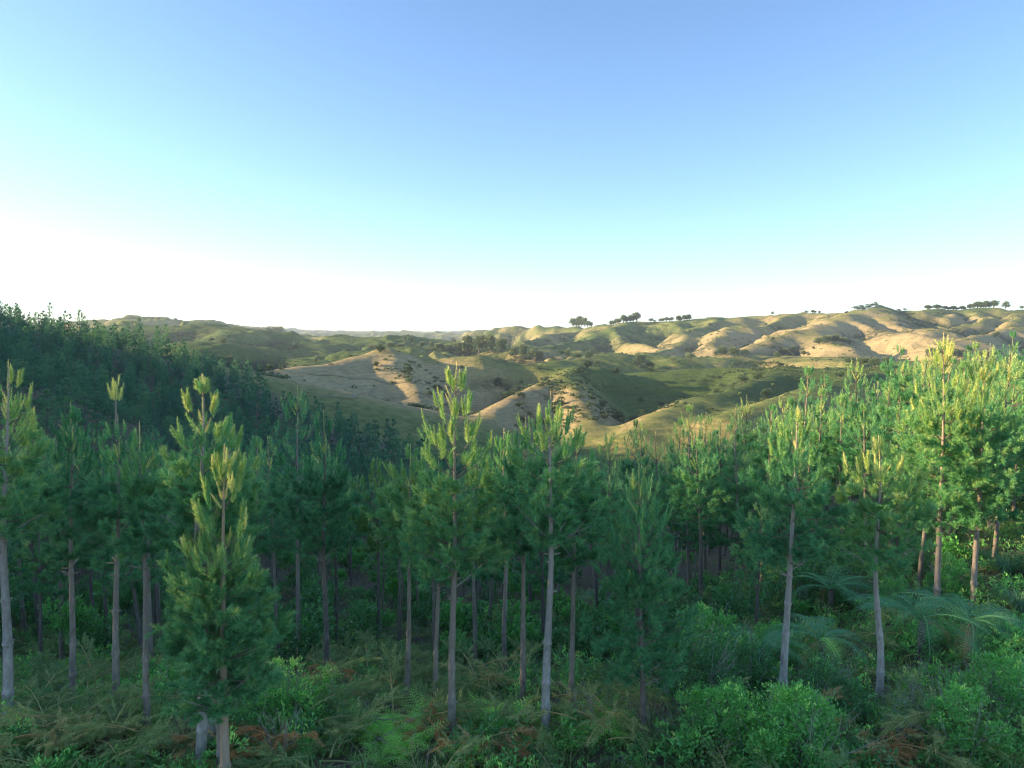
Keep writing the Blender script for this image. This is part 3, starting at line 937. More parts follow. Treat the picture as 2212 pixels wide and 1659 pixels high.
# the stand's height is kept under the line that the photograph shows
for i in range(len(gx)):
    if gy[i] < 130 and abs(gx[i]) < 0.8 * gy[i]:
        u = CU + gx[i] / gy[i] * F0
        vlim = np.interp(u, [0, 300, 700, 900, 1000, 1300, 1400, 1600, 1750, 1900, 2212], [880, 900, 930, 985, 960, 955, 920, 870, 790, 760, 720])
        zl = P(u, vlim + rng.uniform(0, 40), gy[i])[2]
        gh[i] = np.clip(min(gh[i], zl - gz[i]), 4.5, 11.5)
r = np.hypot(gx, gy)
infr = np.abs(gx) < 0.76 * gy
order = np.argsort(np.where(infr, r, r + 1e4))
n_ind = 300 - len(HERO) - len(cand)
ind, rest = order[:n_ind], order[n_ind:]
print('pines', len(cand), len(gx), 'individual reach', r[ind].max())


def pine_label(x, y, top):
    s = x / max(y, 1)
    if s < -0.20:
        return 'shaded pine in the dense stand behind the left front row', 'shaded pines behind the left front row'
    if s < 0.16:
        return 'pine in the dark stand behind the centre trunks', 'pines in the dark stand behind the centre trunks'
    if s < 0.40:
        return 'pine in the stand between the white-trunked centre pine and the sunlit right slope', 'pines right of centre behind the shrubs'
    return 'sunlit pine in the crowded stand on the right slope', 'sunlit pines on the right slope'


NICK = [(-50, 'left picture edge'), (12, 'left-edge pine'), (150, 'second-trunk pine'), (248, 'tuft-topped pine'), (432, 'bright-topped left pine'), (643, 'dark-crowned pine'),
        (812, 'yellow-green pine'), (988, 'spire-topped pine'), (1190, 'white-trunked pine'), (1385, 'low-branched small pine'), (1490, 'bright-leader pine'), (1590, 'narrow lit pine'),
        (1715, 'round-crowned pine'), (1897, 'broad-crowned pine'), (2040, 'forked pine'), (2130, 'tall sunlit pine'), (2260, 'right picture edge')]
TOPLAB = {}
_slot = {}
for (u, v, d) in TOPS:
    i = max(k for k in range(len(NICK) - 1) if NICK[k][0] <= u)
    _slot.setdefault(i, []).append((u, v, d))
for i, lst in _slot.items():
    lst.sort()
    for k, t in enumerate(lst):
        w = ['', 'left', 'middle', 'right'] if len(lst) < 4 else None
        pos = '' if len(lst) == 1 else (['left', 'right'][k] if len(lst) == 2 else (['left', 'middle', 'right'][k] if len(lst) == 3 else ['first', 'second', 'third', 'fourth', 'fifth', 'sixth', 'seventh'][k]))
        TOPLAB[t] = ('background pine top between the %s and the %s' % (NICK[i][1], NICK[i + 1][1])) + (', %s%s' % (pos, ' one' if len(lst) < 4 else ' from left') if pos else '')
for j_, (x, y, z, H, t) in enumerate(cand + [(gx[i], gy[i], gz[i], gh[i], False) for i in ind]):
    k = int(rng.integers(0, len(MIDV)))
    lab, grp = pine_label(x, y, t)
    if t:
        lab = TOPLAB[TOPS[j_]]
    s = H / 9.5
    w = rng.uniform(0.9, 1.15)
    e = place_pine(MIDV[k], (x, y, z - 0.1), lab, grp, rng.uniform(0, 6.28), (w * s ** 0.5, w * s ** 0.5, s))
    e.rotation_euler = (rng.normal(0, 0.025), rng.normal(0, 0.025), e.rotation_euler[2])


def scatter(name, protos, pts, rot, scl, idx):
    """one object whose geometry nodes put prototype meshes on points"""
    pc = bpy.data.collections.new(name + ' kinds')
    for i, mlist in enumerate(protos):
        o = bpy.data.objects.new('%s_%02d' % (name, i), mlist)
        pc.objects.link(o)
    me = bpy.data.meshes.new(name)
    n = len(pts)
    me.vertices.add(n)
    me.vertices.foreach_set('co', np.asarray(pts, dtype=np.float32).ravel())
    a = me.attributes.new('rot', 'FLOAT_VECTOR', 'POINT')
    a.data.foreach_set('vector', np.asarray(rot, dtype=np.float32).ravel())
    a = me.attributes.new('scl', 'FLOAT_VECTOR', 'POINT')
    a.data.foreach_set('vector', np.asarray(scl, dtype=np.float32).ravel())
    a = me.attributes.new('idx', 'INT', 'POINT')
    a.data.foreach_set('value', np.asarray(idx, dtype=np.int32))
    me.update()
    o = link(name, me)
    ng = bpy.data.node_groups.new(name, 'GeometryNodeTree')
    ng.interface.new_socket('Geometry', in_out='INPUT', socket_type='NodeSocketGeometry')
    ng.interface.new_socket('Geometry', in_out='OUTPUT', socket_type='NodeSocketGeometry')
    gi, go = ng.nodes.new('NodeGroupInput'), ng.nodes.new('NodeGroupOutput')
    ci = ng.nodes.new('GeometryNodeCollectionInfo')
    ci.inputs['Collection'].default_value = pc
    ci.inputs['Separate Children'].default_value = True
    ci.inputs['Reset Children'].default_value = True
    ip = ng.nodes.new('GeometryNodeInstanceOnPoints')
    ip.inputs['Pick Instance'].default_value = True

    def na(nm, ty):
        k = ng.nodes.new('GeometryNodeInputNamedAttribute')
        k.data_type = ty
        k.inputs['Name'].default_value = nm
        return k.outputs['Attribute']
    L = ng.links.new
    L(gi.outputs[0], ip.inputs['Points'])
    L(ci.outputs[0], ip.inputs['Instance'])
    L(na('idx', 'INT'), ip.inputs['Instance Index'])
    L(na('rot', 'FLOAT_VECTOR'), ip.inputs['Rotation'])
    L(na('scl', 'FLOAT_VECTOR'), ip.inputs['Scale'])
    L(ip.outputs[0], go.inputs[0])
    md = o.modifiers.new('scatter', 'NODES')
    md.node_group = ng
    return o


def joined(ms, name):
    """several meshes of one tree as one prototype mesh with their own materials"""
    V, F, T, mi, mats, n = [], [], [], [], [], 0
    for m in ms:
        if m is None:
            continue
        a = np.empty(len(m.vertices) * 3, dtype=np.float32)
        m.vertices.foreach_get('co', a)
        f = np.empty(len(m.polygons) * 3, dtype=np.int32)
        m.polygons.foreach_get('vertices', f)
        t = np.empty(len(m.vertices), dtype=np.float32)
        m.attributes['tone'].data.foreach_get('value', t)
        if m.materials[0] not in mats:
            mats.append(m.materials[0])
        V.append(a.reshape(-1, 3))
        F.append(f.reshape(-1, 3) + n)
        T.append(t)
        mi.append(np.full(len(m.polygons), mats.index(m.materials[0])))
        n += len(m.vertices)
    return make_mesh(name, np.concatenate(V), np.concatenate(F), mats, False, {'tone': np.concatenate(T)}, np.concatenate(mi))


fp = [joined([v['trunk'], v['crown'], v['leader']], 'forest_pine') for v in FARV]
n = len(rest)
rt = np.zeros((n, 3))
rt[:, 2] = rng.uniform(0, 6.28, n)
rt[:, :2] = rng.normal(0, 0.03, (n, 2))
hs = gh[rest] / 9.0 * rng.uniform(0.85, 1.1, n)
wsc = rng.uniform(0.8, 1.15, n)
o = scatter('pine_forest', fp, np.stack([gx[rest], gy[rest], gz[rest] - 0.1], -1), rt, np.stack([wsc, wsc, hs], -1), rng.integers(0, len(fp), n))
tag(o, 'shaded dark pine plantation covering the hillside at left', 'forest', kind='stuff')

# ------------------------------------------------------------------ broadleaf trees and shrubs
def leaves(geo, C, N, size, rng, tone, aspect=0.45):
    """folded leaves: two triangles each, centre C, outward direction N"""
    n = len(C)
    d = norm(N + rng.normal(0, 0.55, (n, 3)))
    sd = norm(np.cross(d, rng.normal(0, 1, (n, 3))))
    up = np.cross(sd, d)
    l = (size * rng.uniform(0.7, 1.25, n))[:, None]
    a = C
    b = C + d * l
    m = C + d * l * 0.5
    V = np.stack([a, m + sd * l * aspect * 0.5 + up * l * 0.06, b, m - sd * l * aspect * 0.5 + up * l * 0.06], 1).reshape(-1, 3)
    i = np.arange(n)[:, None] * 4
    F = np.concatenate([i + [0, 1, 2], i + [0, 2, 3]])
    geo.add(V, F, np.repeat(tone + rng.normal(0, 0.06, n), 4))


def leaf_mass(rng, lobes, per, size, t_lo, t_hi, aspect=0.45, tips=0.0):
    """lobes: (centre, radii); leaves sit in clumps near the lobe surfaces"""
    g = Geo()
    zmin = min(c[2] - r[2] for c, r in lobes)
    zmax = max(c[2] + r[2] for c, r in lobes)
    for c, r in lobes:
        c, r = np.array(c, dtype=float), np.array(r, dtype=float)
        nc = max(6, int(per / 14))
        dirs = norm(rng.normal(0, 1, (nc, 3)))
        dirs[:, 2] = np.where(dirs[:, 2] < -0.5, -dirs[:, 2], dirs[:, 2])
        cc = c + dirs * r * rng.uniform(0.55, 1.0, (nc, 1))
        k = per // nc + 1
        C = np.repeat(cc, k, axis=0)
        N = np.repeat(dirs, k, axis=0)
        jit = rng.normal(0, 1, C.shape) * r.mean() * 0.17
        C = C + jit
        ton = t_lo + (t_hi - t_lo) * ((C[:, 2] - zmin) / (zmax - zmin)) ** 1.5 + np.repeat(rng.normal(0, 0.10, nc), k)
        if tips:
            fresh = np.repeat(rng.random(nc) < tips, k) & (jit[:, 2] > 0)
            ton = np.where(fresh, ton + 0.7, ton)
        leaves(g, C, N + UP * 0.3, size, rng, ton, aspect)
    return g


def branching(g, p, d, L, r, depth, rng, tone=0.3, split=3, spread=0.6, sides=4):
    k = 4
    e = norm(d + rng.normal(0, 0.25, 3) + UP * 0.15)
    pts = bend(p, norm(d), e, L, k)
    tube(g, pts, np.linspace(r, r * 0.6, k), sides, tone)
    if depth > 0:
        for i in range(split):
            q = pts[-1] if i else pts[-2]
            nd = norm(norm(d) + rng.normal(0, spread, 3) + UP * 0.15)
            branching(g, q, nd, L * rng.uniform(0.55, 0.85), r * 0.58, depth - 1, rng, tone, split, spread, 3)


def round_tree(H, Wd, seed, mat, leaf, per, nl=7, low=0.25, trunks=1, flat=False, bark='bark_dark', tl=(0.2, 0.9), tips=0.0, aspect=0.6, rough=False):
    rng = np.random.default_rng(seed)
    lobes = []
    for i in range(nl):
        a = rng.uniform(0, 6.28)
        rr = Wd * 0.5 * rng.uniform(0.1, 0.62)
        z = H * (low + (1 - low) * (rng.uniform(0.25, 0.8) if not flat else rng.uniform(0.55, 0.8)))
        s = Wd * rng.uniform(0.18, 0.30)
        if rough:
            rr = Wd * 0.5 * rng.uniform(0.15, 1.0)
            z = H * rng.uniform(0.15, 0.95) * (1 - 0.45 * (rr / (Wd * 0.5)) ** 2)
            s = Wd * rng.uniform(0.09, 0.19)
        lobes.append(((math.cos(a) * rr, math.sin(a) * rr, z), (s, s, s * (0.85 if not flat else 0.55) * min(1.3, H / Wd + 0.3))))
    lobes.append(((0, 0, H * (0.55 + 0.3 * low)), (Wd * 0.28, Wd * 0.28, H * (1 - low) * 0.42)))
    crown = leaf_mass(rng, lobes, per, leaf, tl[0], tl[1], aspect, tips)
    g = Geo()
    for t in range(trunks):
        a = rng.uniform(0, 6.28)
        off = np.array([math.cos(a), math.sin(a), 0]) * (0.0 if trunks == 1 else Wd * 0.07)
        tube(g, bend(off - UP * 0.3, UP, norm(UP + off * 0.8 / max(Wd, 1)), H * 0.6, 4), np.linspace(H * 0.024, H * 0.010, 4), 5, 0.2)
    for c, r in lobes[:5]:
        c = np.array(c)
        tube(g, [np.array([0, 0, H * low * 0.8]), c * [0.5, 0.5, 0.75] + UP * 0.05 * H, c], [H * 0.014, H * 0.010, H * 0.004], 4, 0.3)
    return {'trunk': g.mesh('trunk', M[bark], True), 'crown': crown.mesh('crown', M[mat])}


def place_tree(name, ms, loc, label, cat, group=None, scale=(1, 1, 1), rotz=0.0):
    e = link(name, None, loc=loc, rotz=rotz)
    e.scale = scale
    tag(e, label, cat, group)
    for k in ms:
        if ms[k] is not None:
            link(k, ms[k], e)
    return e


FT = {
    'pine': [round_tree(12, 10, 700 + k, 'far_tree', 0.7, 340, 14, 0.0, 3, False, tl=(0.4, 1.1)) for k in range(3)],
    'round': [round_tree(10, 10, 710 + k, 'far_tree', 0.65, 260, 7, 0.12, 1, tl=(0.35, 1.25)) for k in range(3)],
    'poplar': [round_tree(14, 5.5, 720 + k, 'far_tree', 0.6, 240, 7, 0.10, 1, tl=(0.35, 1.1)) for k in range(2)],
    'pale': [round_tree(9, 10, 730 + k, 'far_tree', 0.6, 220, 6, 0.15, 1, tl=(0.7, 1.5)) for k in range(2)],
    'bush': [round_tree(4, 6, 740 + k, 'far_tree', 0.5, 150, 5, 0.02, 1, tl=(0.0, 0.55)) for k in range(3)],
}
FH = {'pine': (12, 10), 'round': (10, 10), 'poplar': (14, 5.5), 'pale': (9, 10), 'bush': (4, 6)}
rng = np.random.default_rng(31)


def crest(u, v, d):
    """ground point in the direction u near distance d that shows highest there"""
    D = np.linspace(d * 0.9, d * 1.1, 40)
    rx = ray(u, v)[0]
    z = height(rx * D, D)
    i = int(np.argmax((z - CAMZ) / D))
    return rx * D[i], D[i], float(z[i])


def far_tree(u, v, hp, wp, d, kind, label, cat, group, sky_=False):
    x, y, z = crest(u, v, d) if sky_ else hit(u, v, d * 0.55)
    if y > 1.5 * d or y < 0.6 * d:
        x, y, z = crest(u, v, d)
    k = int(rng.integers(0, len(FT[kind])))
    h, w = FH[kind]
    sh, sw = hp / F0 * y / h * rng.uniform(0.85, 1.15), wp / F0 * y / w * rng.uniform(0.8, 1.15)
    place_tree('hillside_bush' if kind == 'bush' else 'hill_tree', FT[kind][k], (x, y, z - 0.2), label, cat, group, (sw, sw, sh), rng.uniform(0, 6.28))


SKYL = [
    ([(1238, 712, 18, 17), (1251, 712, 21, 18), (1263, 712, 19, 17), (1277, 714, 10, 12)], 1400, 'pine', 'tree of the compact dome-shaped grove on the skyline right of centre'),
    ([(1320, 703, 9, 14), (1333, 703, 12, 15), (1347, 702, 14, 15), (1361, 701, 17, 15), (1375, 700, 20, 18)], 1210, 'pine', 'tree of the slanting wind-shorn grove on the skyline right of the dome-shaped grove'),
    ([(1405, 698, 7, 14), (1427, 697, 9, 13), (1440, 696, 11, 14), (1452, 696, 9, 12)], 1200, 'round', 'rounded tree in the middle of the long skyline row'),
    ([(1466, 695, 10, 14), (1478, 693, 11, 13), (1489, 692, 12, 13)], 1200, 'pine', 'flat-topped tree at the right end of the long skyline row'),
    ([(1740, 681, 4, 7), (1755, 681, 6, 9), (1770, 681, 5, 7)], 1170, 'pine', 'tiny tree in a broken line on the skyline left of the highest hill'),
    ([(1848, 672, 8, 15), (1861, 669, 9, 16), (1876, 667, 9, 16), (1891, 667, 8, 14)], 1000, 'bush', 'dark bush capping the highest hilltop at right'),
    ([(2003, 669, 9, 17), (2022, 668, 8, 17), (2041, 668, 8, 17), (2060, 668, 8, 16), (2078, 668, 9, 16), (2095, 668, 11, 16), (2112, 668, 13, 18), (2130, 669, 14, 18), (2147, 669, 17, 19)], 1110, 'pine',
     'pine in the long shelter row on the skyline at far right'),
    ([(580, 727, 14, 18), (594, 727, 16, 18), (608, 727, 14, 18)], 1280, 'pale', 'pale sunlit tree of the small clump on the left hills'),
]
for lst, d, kind, lab in SKYL:
    for (u, v, hp, wp) in lst + [(a_ + rng.uniform(3, 8), b_, c_ * rng.uniform(0.6, 0.95), d_ * 0.9) for a_, b_, c_, d_ in lst[:-1]]:
        far_tree(u, v, hp, wp, d, kind, lab, 'bush' if kind == 'bush' else 'tree', lab.replace('tree of', 'trees of').replace('tree in', 'trees in')[:60], True)
ONE = [
    (1668, 684, 7, 9, 1190, 'round', 'lone round tree on the skyline in the middle of the right-hand ridge', True),
    (1955, 669, 5, 9, 1030, 'round', 'small solitary tree on the flat skyline right of the highest hill', True),
    (2172, 671, 21, 24, 1100, 'round', 'biggest tree at the right end of the skyline shelter row', True),
    (2208, 673, 9, 14, 1060, 'round', 'tree at the right picture edge on the skyline', True),
    (1063, 716, 8, 14, 2300, 'round', 'round tree alone on the low far skyline at centre', True),
    (497, 782, 15, 20, 520, 'round', 'round bush alone on the shaded slope above the left plantation', False),
    (456, 739, 10, 18, 640, 'round', 'small tree on the rounded crest of the left hills', False),
    (1267, 836, 16, 8, 370, 'poplar', 'single slim pale tree on the bare knoll', False),
    (1290, 790, 14, 17, 470, 'round', 'dark round tree alone on the crest right of the knoll', False),
    (1382, 792, 27, 32, 485, 'round', 'larger of the two dark trees at the head of the green paddock', False),
    (1404, 798, 18, 26, 470, 'round', 'smaller of the two dark trees at the head of the green paddock', False),
    (1452, 784, 16, 26, 545, 'pale', 'left one of two pale round trees above the green paddock', False),
    (1492, 784, 21, 32, 550, 'pale', 'right one of two pale round trees above the green paddock', False),
    (875, 748, 22, 11, 700, 'poplar', 'left one of two slender poplars behind the knoll', False),
    (891, 748, 24, 11, 700, 'poplar', 'right one of two slender poplars behind the knoll', False),
    (932, 754, 20, 20, 680, 'round', 'round tree in the hollow right of the slender poplars', False),
    (808, 752, 9, 34, 640, 'pale', 'bright green low tree showing over the top of the knoll', False),
]
for (u, v, hp, wp, d, kind, lab, sk) in ONE:
    far_tree(u, v, hp, wp, d, kind, lab, 'tree', None, sk)
GRP = [
    ([(990, 768, 26, 28), (1010, 767, 32, 32), (1034, 767, 38, 38), (1060, 766, 39, 38), (1085, 768, 32, 32)], 620, 'round', 'tree of the big olive-green clump behind the knoll'),
    ([(1110, 778, 24, 24), (1130, 780, 29, 24), (1150, 780, 26, 22), (1168, 782, 18, 20)], 560, 'round', 'tree of the loose clump stepping down right of the big olive clump'),
    ([(1225, 776, 21, 15), (1246, 778, 15, 24), (1270, 779, 17, 22)], 600, 'round', 'tree in the short row below the centre skyline grove'),
    ([(845, 750, 10, 22), (862, 754, 12, 22), (912, 752, 14, 18), (952, 756, 14, 20), (968, 760, 12, 18)], 660, 'round', 'low tree in the hollow around the slender poplars'),
    ([(1560, 770, 20, 30), (1585, 772, 18, 26), (1608, 770, 12, 22)], 640, 'round', 'tree of the small clump right of the two pale round trees'),
    ([(1770, 746, 13, 26), (1788, 744, 16, 28), (1806, 742, 16, 28), (1822, 742, 13, 24)], 760, 'round', 'tree of the dark thicket in the fold below the highest hill'),
    ([(1838, 792, 20, 28), (1862, 794, 22, 30), (1888, 796, 22, 32), (1915, 796, 20, 30)], 520, 'round', 'grey-green tree in the thicket above the sunlit right stand'),
    ([(2010, 776, 24, 32), (2035, 774, 22, 32), (2060, 774, 22, 30), (2090, 778, 20, 30), (2120, 780, 18, 30)], 520, 'round', 'tree in the wooded gully behind the sunlit right stand'),
    ([(330, 691, 5, 8), (342, 692, 6, 8), (362, 692, 6, 8), (380, 693, 5, 9)], 1500, 'round', 'tiny tree along the skyline of the left hill'),
    ([(1695, 765, 12, 18), (1715, 758, 10, 16), (1680, 776, 12, 18), (1735, 768, 10, 16)], 690, 'round', 'small tree dotted on the brown slope left of the dark thicket'),
]
for lst, d, kind, lab in GRP:
    for (u, v, hp, wp) in lst:
        far_tree(u, v, hp * 1.2, wp * 1.2, d, kind, lab, 'tree', lab.replace('tree ', 'trees ', 1)[:60], False)
# dark bushes in the gullies of the far hills
N = 2600
uu, yy = rng.uniform(150, 2200, N), np.exp(rng.uniform(math.log(300), math.log(1700), N))
xx = ray(uu, np.full(N, 800.0))[0] * yy
zz_, gg_, _, _ = height(xx, yy, True)
ok = (forest_edge(xx, yy) > 20) & ((gg_ < -1.5) | (rng.random(N) < 0.10))
xx, yy, zz_, uu = xx[ok], yy[ok], zz_[ok], uu[ok]
tt = np.linspace(0.15, 0.97, 60)[:, None]
ok = np.all(height(xx * tt, yy * tt) < CAMZ + (zz_ + 1.5 - CAMZ) * tt, axis=0)
for x, y, z, u in list(zip(xx[ok], yy[ok], zz_[ok], uu[ok]))[:200]:
    k = int(rng.integers(0, 3))
    s = rng.uniform(0.45, 1.25)
    side = 'left' if u < 800 else ('middle' if u < 1350 else 'right')
    place_tree('hillside_bush', FT['bush'][k], (x, y, z - 0.2), 'dark bush in the gullies of the %s hills' % side, 'bush', 'bushes in the gullies of the %s hills' % side, (s, s, s * rng.uniform(0.7, 1.2)), rng.uniform(0, 6.28))
# low rushes and scrub roughening the pasture: too small to count
N = 26000
yy = np.exp(rng.uniform(math.log(290), math.log(1500), N))
xx = rng.uniform(-0.8, 0.8, N) * yy
zz_, gg_, _, fr_ = height(xx, yy, True)
pat = fbm(xx / 60, yy / 60, 71, 3)
ok = (forest_edge(xx, yy) > 12) & ((gg_ < -2.2) | ((pat > 0.22) & (rng.random(N) < 0.7)) | (rng.random(N) < 0.05))
xx, yy, zz_ = xx[ok], yy[ok], zz_[ok]
SCRUB_AT = (xx, yy, zz_)
# clipped shelter hedge beyond the green paddock
hp_ = [crest(u, 790, 480)[:2] for u in np.linspace(1578, 1685, 26)]
g = Geo()
for (x, y) in hp_:
    z = ground(x, y)
    gg = leaf_mass(rng, [((x, y, z + 2.0), (1.6, 1.6, 2.2))], 110, 0.5, 0.0, 0.3, 0.6)
    g.add(np.concatenate(gg.V), np.concatenate(gg.F), np.concatenate(gg.T))
o = link('hedge', g.mesh('hedge', M['far_tree']))
tag(o, 'long dark clipped shelter hedge beyond the green paddock', 'hedge')

def track(pts, w, label):
    P3 = np.array([hit(u, v, 230) for u, v in pts])
    t = np.linspace(0, len(P3) - 1, 60)
    c = np.stack([np.interp(t, np.arange(len(P3)), P3[:, k]) for k in range(2)], -1)
    c += np.stack([perlin(c[:, 0] / 14, c[:, 1] / 14, 61), perlin(c[:, 0] / 14, c[:, 1] / 14, 62)], -1) * 0.7
    d = np.gradient(c, axis=0)
    nrm = np.stack([-d[:, 1], d[:, 0]], -1) / np.maximum(np.linalg.norm(d, axis=1, keepdims=True), 1e-6)
    rows = []
    for o_ in (-1.0, 0.0, 1.0):
        q = c + nrm * w * o_ * 0.5
        rows.append(np.column_stack([q, height(q[:, 0], q[:, 1]) + 0.30]))
    V = np.stack(rows, 1).reshape(-1, 3)
    i = np.arange(59)[:, None] * 3
    F = np.concatenate([i + [0, 1, 4, 3], i + [1, 2, 5, 4]])
    o = link('farm_track', make_mesh('farm_track', V, F, [M['track']], True))
    tag(o, label, None, kind='structure')


M['track'] = bark_mat('bare earth track', (0.22, 0.19, 0.085), (0.40, 0.32, 0.18), (0.3, 0.25, 0.14), scale=0.25, zs=1.0)
track([(660, 808), (707, 811), (783, 817), (895, 830), (979, 833)], 1.1, 'pale farm track along the shaded face of the knoll')
track([(650, 880), (700, 868), (760, 862), (800, 850), (812, 832)], 1.0, 'stock track climbing the left flank of the knoll')
# ------------------------------------------------------------------ undergrowth
def frond(L, seed, arch=1.0, pairs=24, sub=7, wmax=0.20, tone=0.3, droop=0.25, pw=0.085):
    rng = np.random.default_rng(seed)
    g = Geo()
    t = np.linspace(0, 1, 14)
    ang = math.radians(52) - arch * t * math.radians(85)
    step = L / 13
    pts = np.zeros((14, 3))
    for i in range(1, 14):
        pts[i] = pts[i - 1] + step * np.array([math.cos(ang[i]), 0, math.sin(ang[i])])
    tube(g, pts, np.linspace(0.012, 0.003, 14) * L, 3, tone + 0.1)
    for i in range(pairs):
        s = 0.10 + 0.89 * (i + 0.5) / pairs
        fi = s * 13
        k = min(int(fi), 12)
        p = pts[k] + (pts[k + 1] - pts[k]) * (fi - k)
        d = norm(pts[k + 1] - pts[k])
        pl = L * wmax * (math.sin(math.pi * min(1, s * 0.92 + 0.10)) ** 0.75) * rng.uniform(0.9, 1.08)
        for sg in (-1, 1):
            lat = np.array([0, sg, 0.0])
            dd = norm(lat + d * 0.45 + UP * 0.05)
            ss = (np.arange(sub) + 0.5) / sub
            c = p + dd * (pl * ss)[:, None] - UP * (droop * pl * ss ** 2)[:, None]
            w = pl * pw * (1 - ss * 0.8) * rng.uniform(0.85, 1.15, sub)
            nx = norm(np.cross(dd, np.cross(d, dd)))
            hw = pl / sub * 0.46
            a = c - dd * hw
            b = c + dd * hw
            q1 = c + d * w[:, None] + dd * hw * 0.6
            q2 = c - d * w[:, None] + dd * hw * 0.6
            V = np.stack([a, b, q1, a, q2, b], 1).reshape(-1, 3)
            g.add(V, np.arange(len(V)).reshape(-1, 3), tone + rng.normal(0, 0.05))
    return g


FR = [frond(2.2, 40 + k, [0.9, 1.15, 1.35][k], tone=0.5, wmax=0.21) for k in range(3)]
FRM = [g.mesh('frond', M['treefern']) for g in FR]
FRB = frond(1.9, 47, 0.95, tone=1.05).mesh('frond', M['treefern'])
FRD = frond(1.9, 48, 1.6, tone=1.6).mesh('frond', M['treefern'])


def tree_fern(u, v, hgt, n, label, bright=False, scale=1.0, seed=0, dead=1):
    rng = np.random.default_rng(800 + seed)
    x, y, z = hit(u, v)
    e = link('tree_fern', None, loc=(x, y, z))
    tag(e, label, 'tree fern', 'tree ferns at right')
    g = Geo()
    zz = np.linspace(-0.3, hgt, 9)
    tube(g, np.stack([0.05 * np.sin(zz), 0.04 * np.cos(2 * zz), zz], -1), 0.10 + 0.03 * rng.random(9), 7, 0.1)
    link('trunk', g.mesh('trunk', M['bark_dark'], True), e)
    for i in range(n + dead):
        m = FRM[int(rng.integers(0, 3))]
        if bright and i % 5 == 2:
            m = FRB
        if i >= n:
            m = FRD
        f = link('frond', m, e, loc=(0, 0, hgt))
        f.rotation_euler = (rng.normal(0, 0.15), rng.normal(0.05, 0.16) + (0.7 if i >= n else 0), i * 2.4 + rng.normal(0, 0.2))
        s = scale * rng.uniform(0.8, 1.15)
        f.scale = (s, s, s)
    return e


tree_fern(1640, 1480, 1.3, 11, 'tree fern with spreading dark fronds left of the round-crowned pine', seed=1, scale=1.0)
tree_fern(1770, 1470, 1.4, 12, 'tree fern with one vivid green frond between the two right pale trunks', True, seed=2, scale=1.0)
tree_fern(1790, 1350, 1.6, 11, 'tall tree fern with upright fronds behind the two right pale trunks', seed=3, scale=1.15)
tree_fern(1985, 1430, 1.5, 13, 'wide tree fern right of the broad bright-crowned pine', seed=4, scale=1.1)
tree_fern(2090, 1440, 1.5, 12, 'tree fern with long drooping fronds nearest the right edge', seed=5, scale=1.1)
tree_fern(1300, 1345, 1.6, 9, 'tree fern in the dark hollow behind the white-trunked centre pine', seed=6, scale=0.9)

# bracken clumps
BRK = []
for k in range(4):
    rg = np.random.default_rng(850 + k)
    g = Geo()
    for i in range(11):
        f = frond(rg.uniform(0.5, 0.85), 860 + k * 20 + i, rg.uniform(0.35, 0.95), 11, 4, 0.27, pw=0.11, tone=0.95 + 0.35 * rg.random())
        V = np.concatenate(f.V)
        a = i * 2.4 + rg.normal(0, 0.3)
        c, s_ = math.cos(a), math.sin(a)
        Rm = np.array([[c, -s_, 0], [s_, c, 0], [0, 0, 1]])
        V = V @ Rm.T + np.array([rg.normal(0, 0.14), rg.normal(0, 0.14), 0.05])
        g.add(V, np.concatenate(f.F), np.concatenate(f.T))
    BRK.append(g.mesh('fronds', M['fern']))
BP = [('left front patch below the brown trunks', 'left of the nearest pine', [(170, 1455), (205, 1450), (240, 1470), (270, 1455), (120, 1480), (190, 1480), (40, 1440), (290, 1475)]),
      ('bright patch at the bottom, left of the tall spire-topped pine', 'in the bottom middle', [(830, 1590), (860, 1600), (800, 1600), (885, 1580), (780, 1575), (840, 1625), (870, 1640), (905, 1600), (810, 1640), (760, 1600), (930, 1625), (900, 1570)]),
      ('patch between the slim trunks at centre left', 'between the centre left trunks', [(740, 1405), (765, 1395), (790, 1410), (830, 1420), (720, 1420), (905, 1560), (1060, 1560), (1080, 1570), (850, 1410)]),
      ('patch at the bottom near the white-trunked centre pine', 'near the white-trunked pine', [(1010, 1640), (1120, 1580), (1240, 1600), (1270, 1590), (1300, 1570), (1150, 1630), (1220, 1580), (1340, 1600)]),
      ('patch on the slope right of the pale trunks', 'on the right slope', [(2060, 1360), (2150, 1420), (2190, 1470), (1960, 1500), (2160, 1540), (1930, 1560)])]
for lab, grp, lst in BP:
    for (u, v) in lst:
        x, y, z = hit(u, v)
        e = link('bracken', None, loc=(x, y, z), rotz=rng.uniform(0, 6.28))
        s = rng.uniform(1.0, 1.6)
        e.scale = (s, s, s)
        tag(e, 'bracken fern clump in the ' + lab, 'fern', 'bracken ' + grp)
        link('fronds', BRK[int(rng.integers(0, 4))], e)

# broadleaf shrubs
def shrub(H, Wd, seed, mat, leaf=0.10, per=420, nl=11, tips=0.12, tl=(0.25, 0.8)):
    rng = np.random.default_rng(seed)
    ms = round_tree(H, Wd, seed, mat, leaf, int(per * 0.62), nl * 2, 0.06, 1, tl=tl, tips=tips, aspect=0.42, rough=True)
    g = Geo()
    for i in range(9):
        a = rng.uniform(0, 6.28)
        h = np.array([math.cos(a), math.sin(a), 0])
        branching(g, h * 0.1 - UP * 0.1, UP + h * rng.uniform(0.2, 0.9), H * 0.5, 0.02, 2, rng, 0.3, 2, 0.35)
    return {'stems': g.mesh('stems', M['dead']), 'crown': ms['crown']}


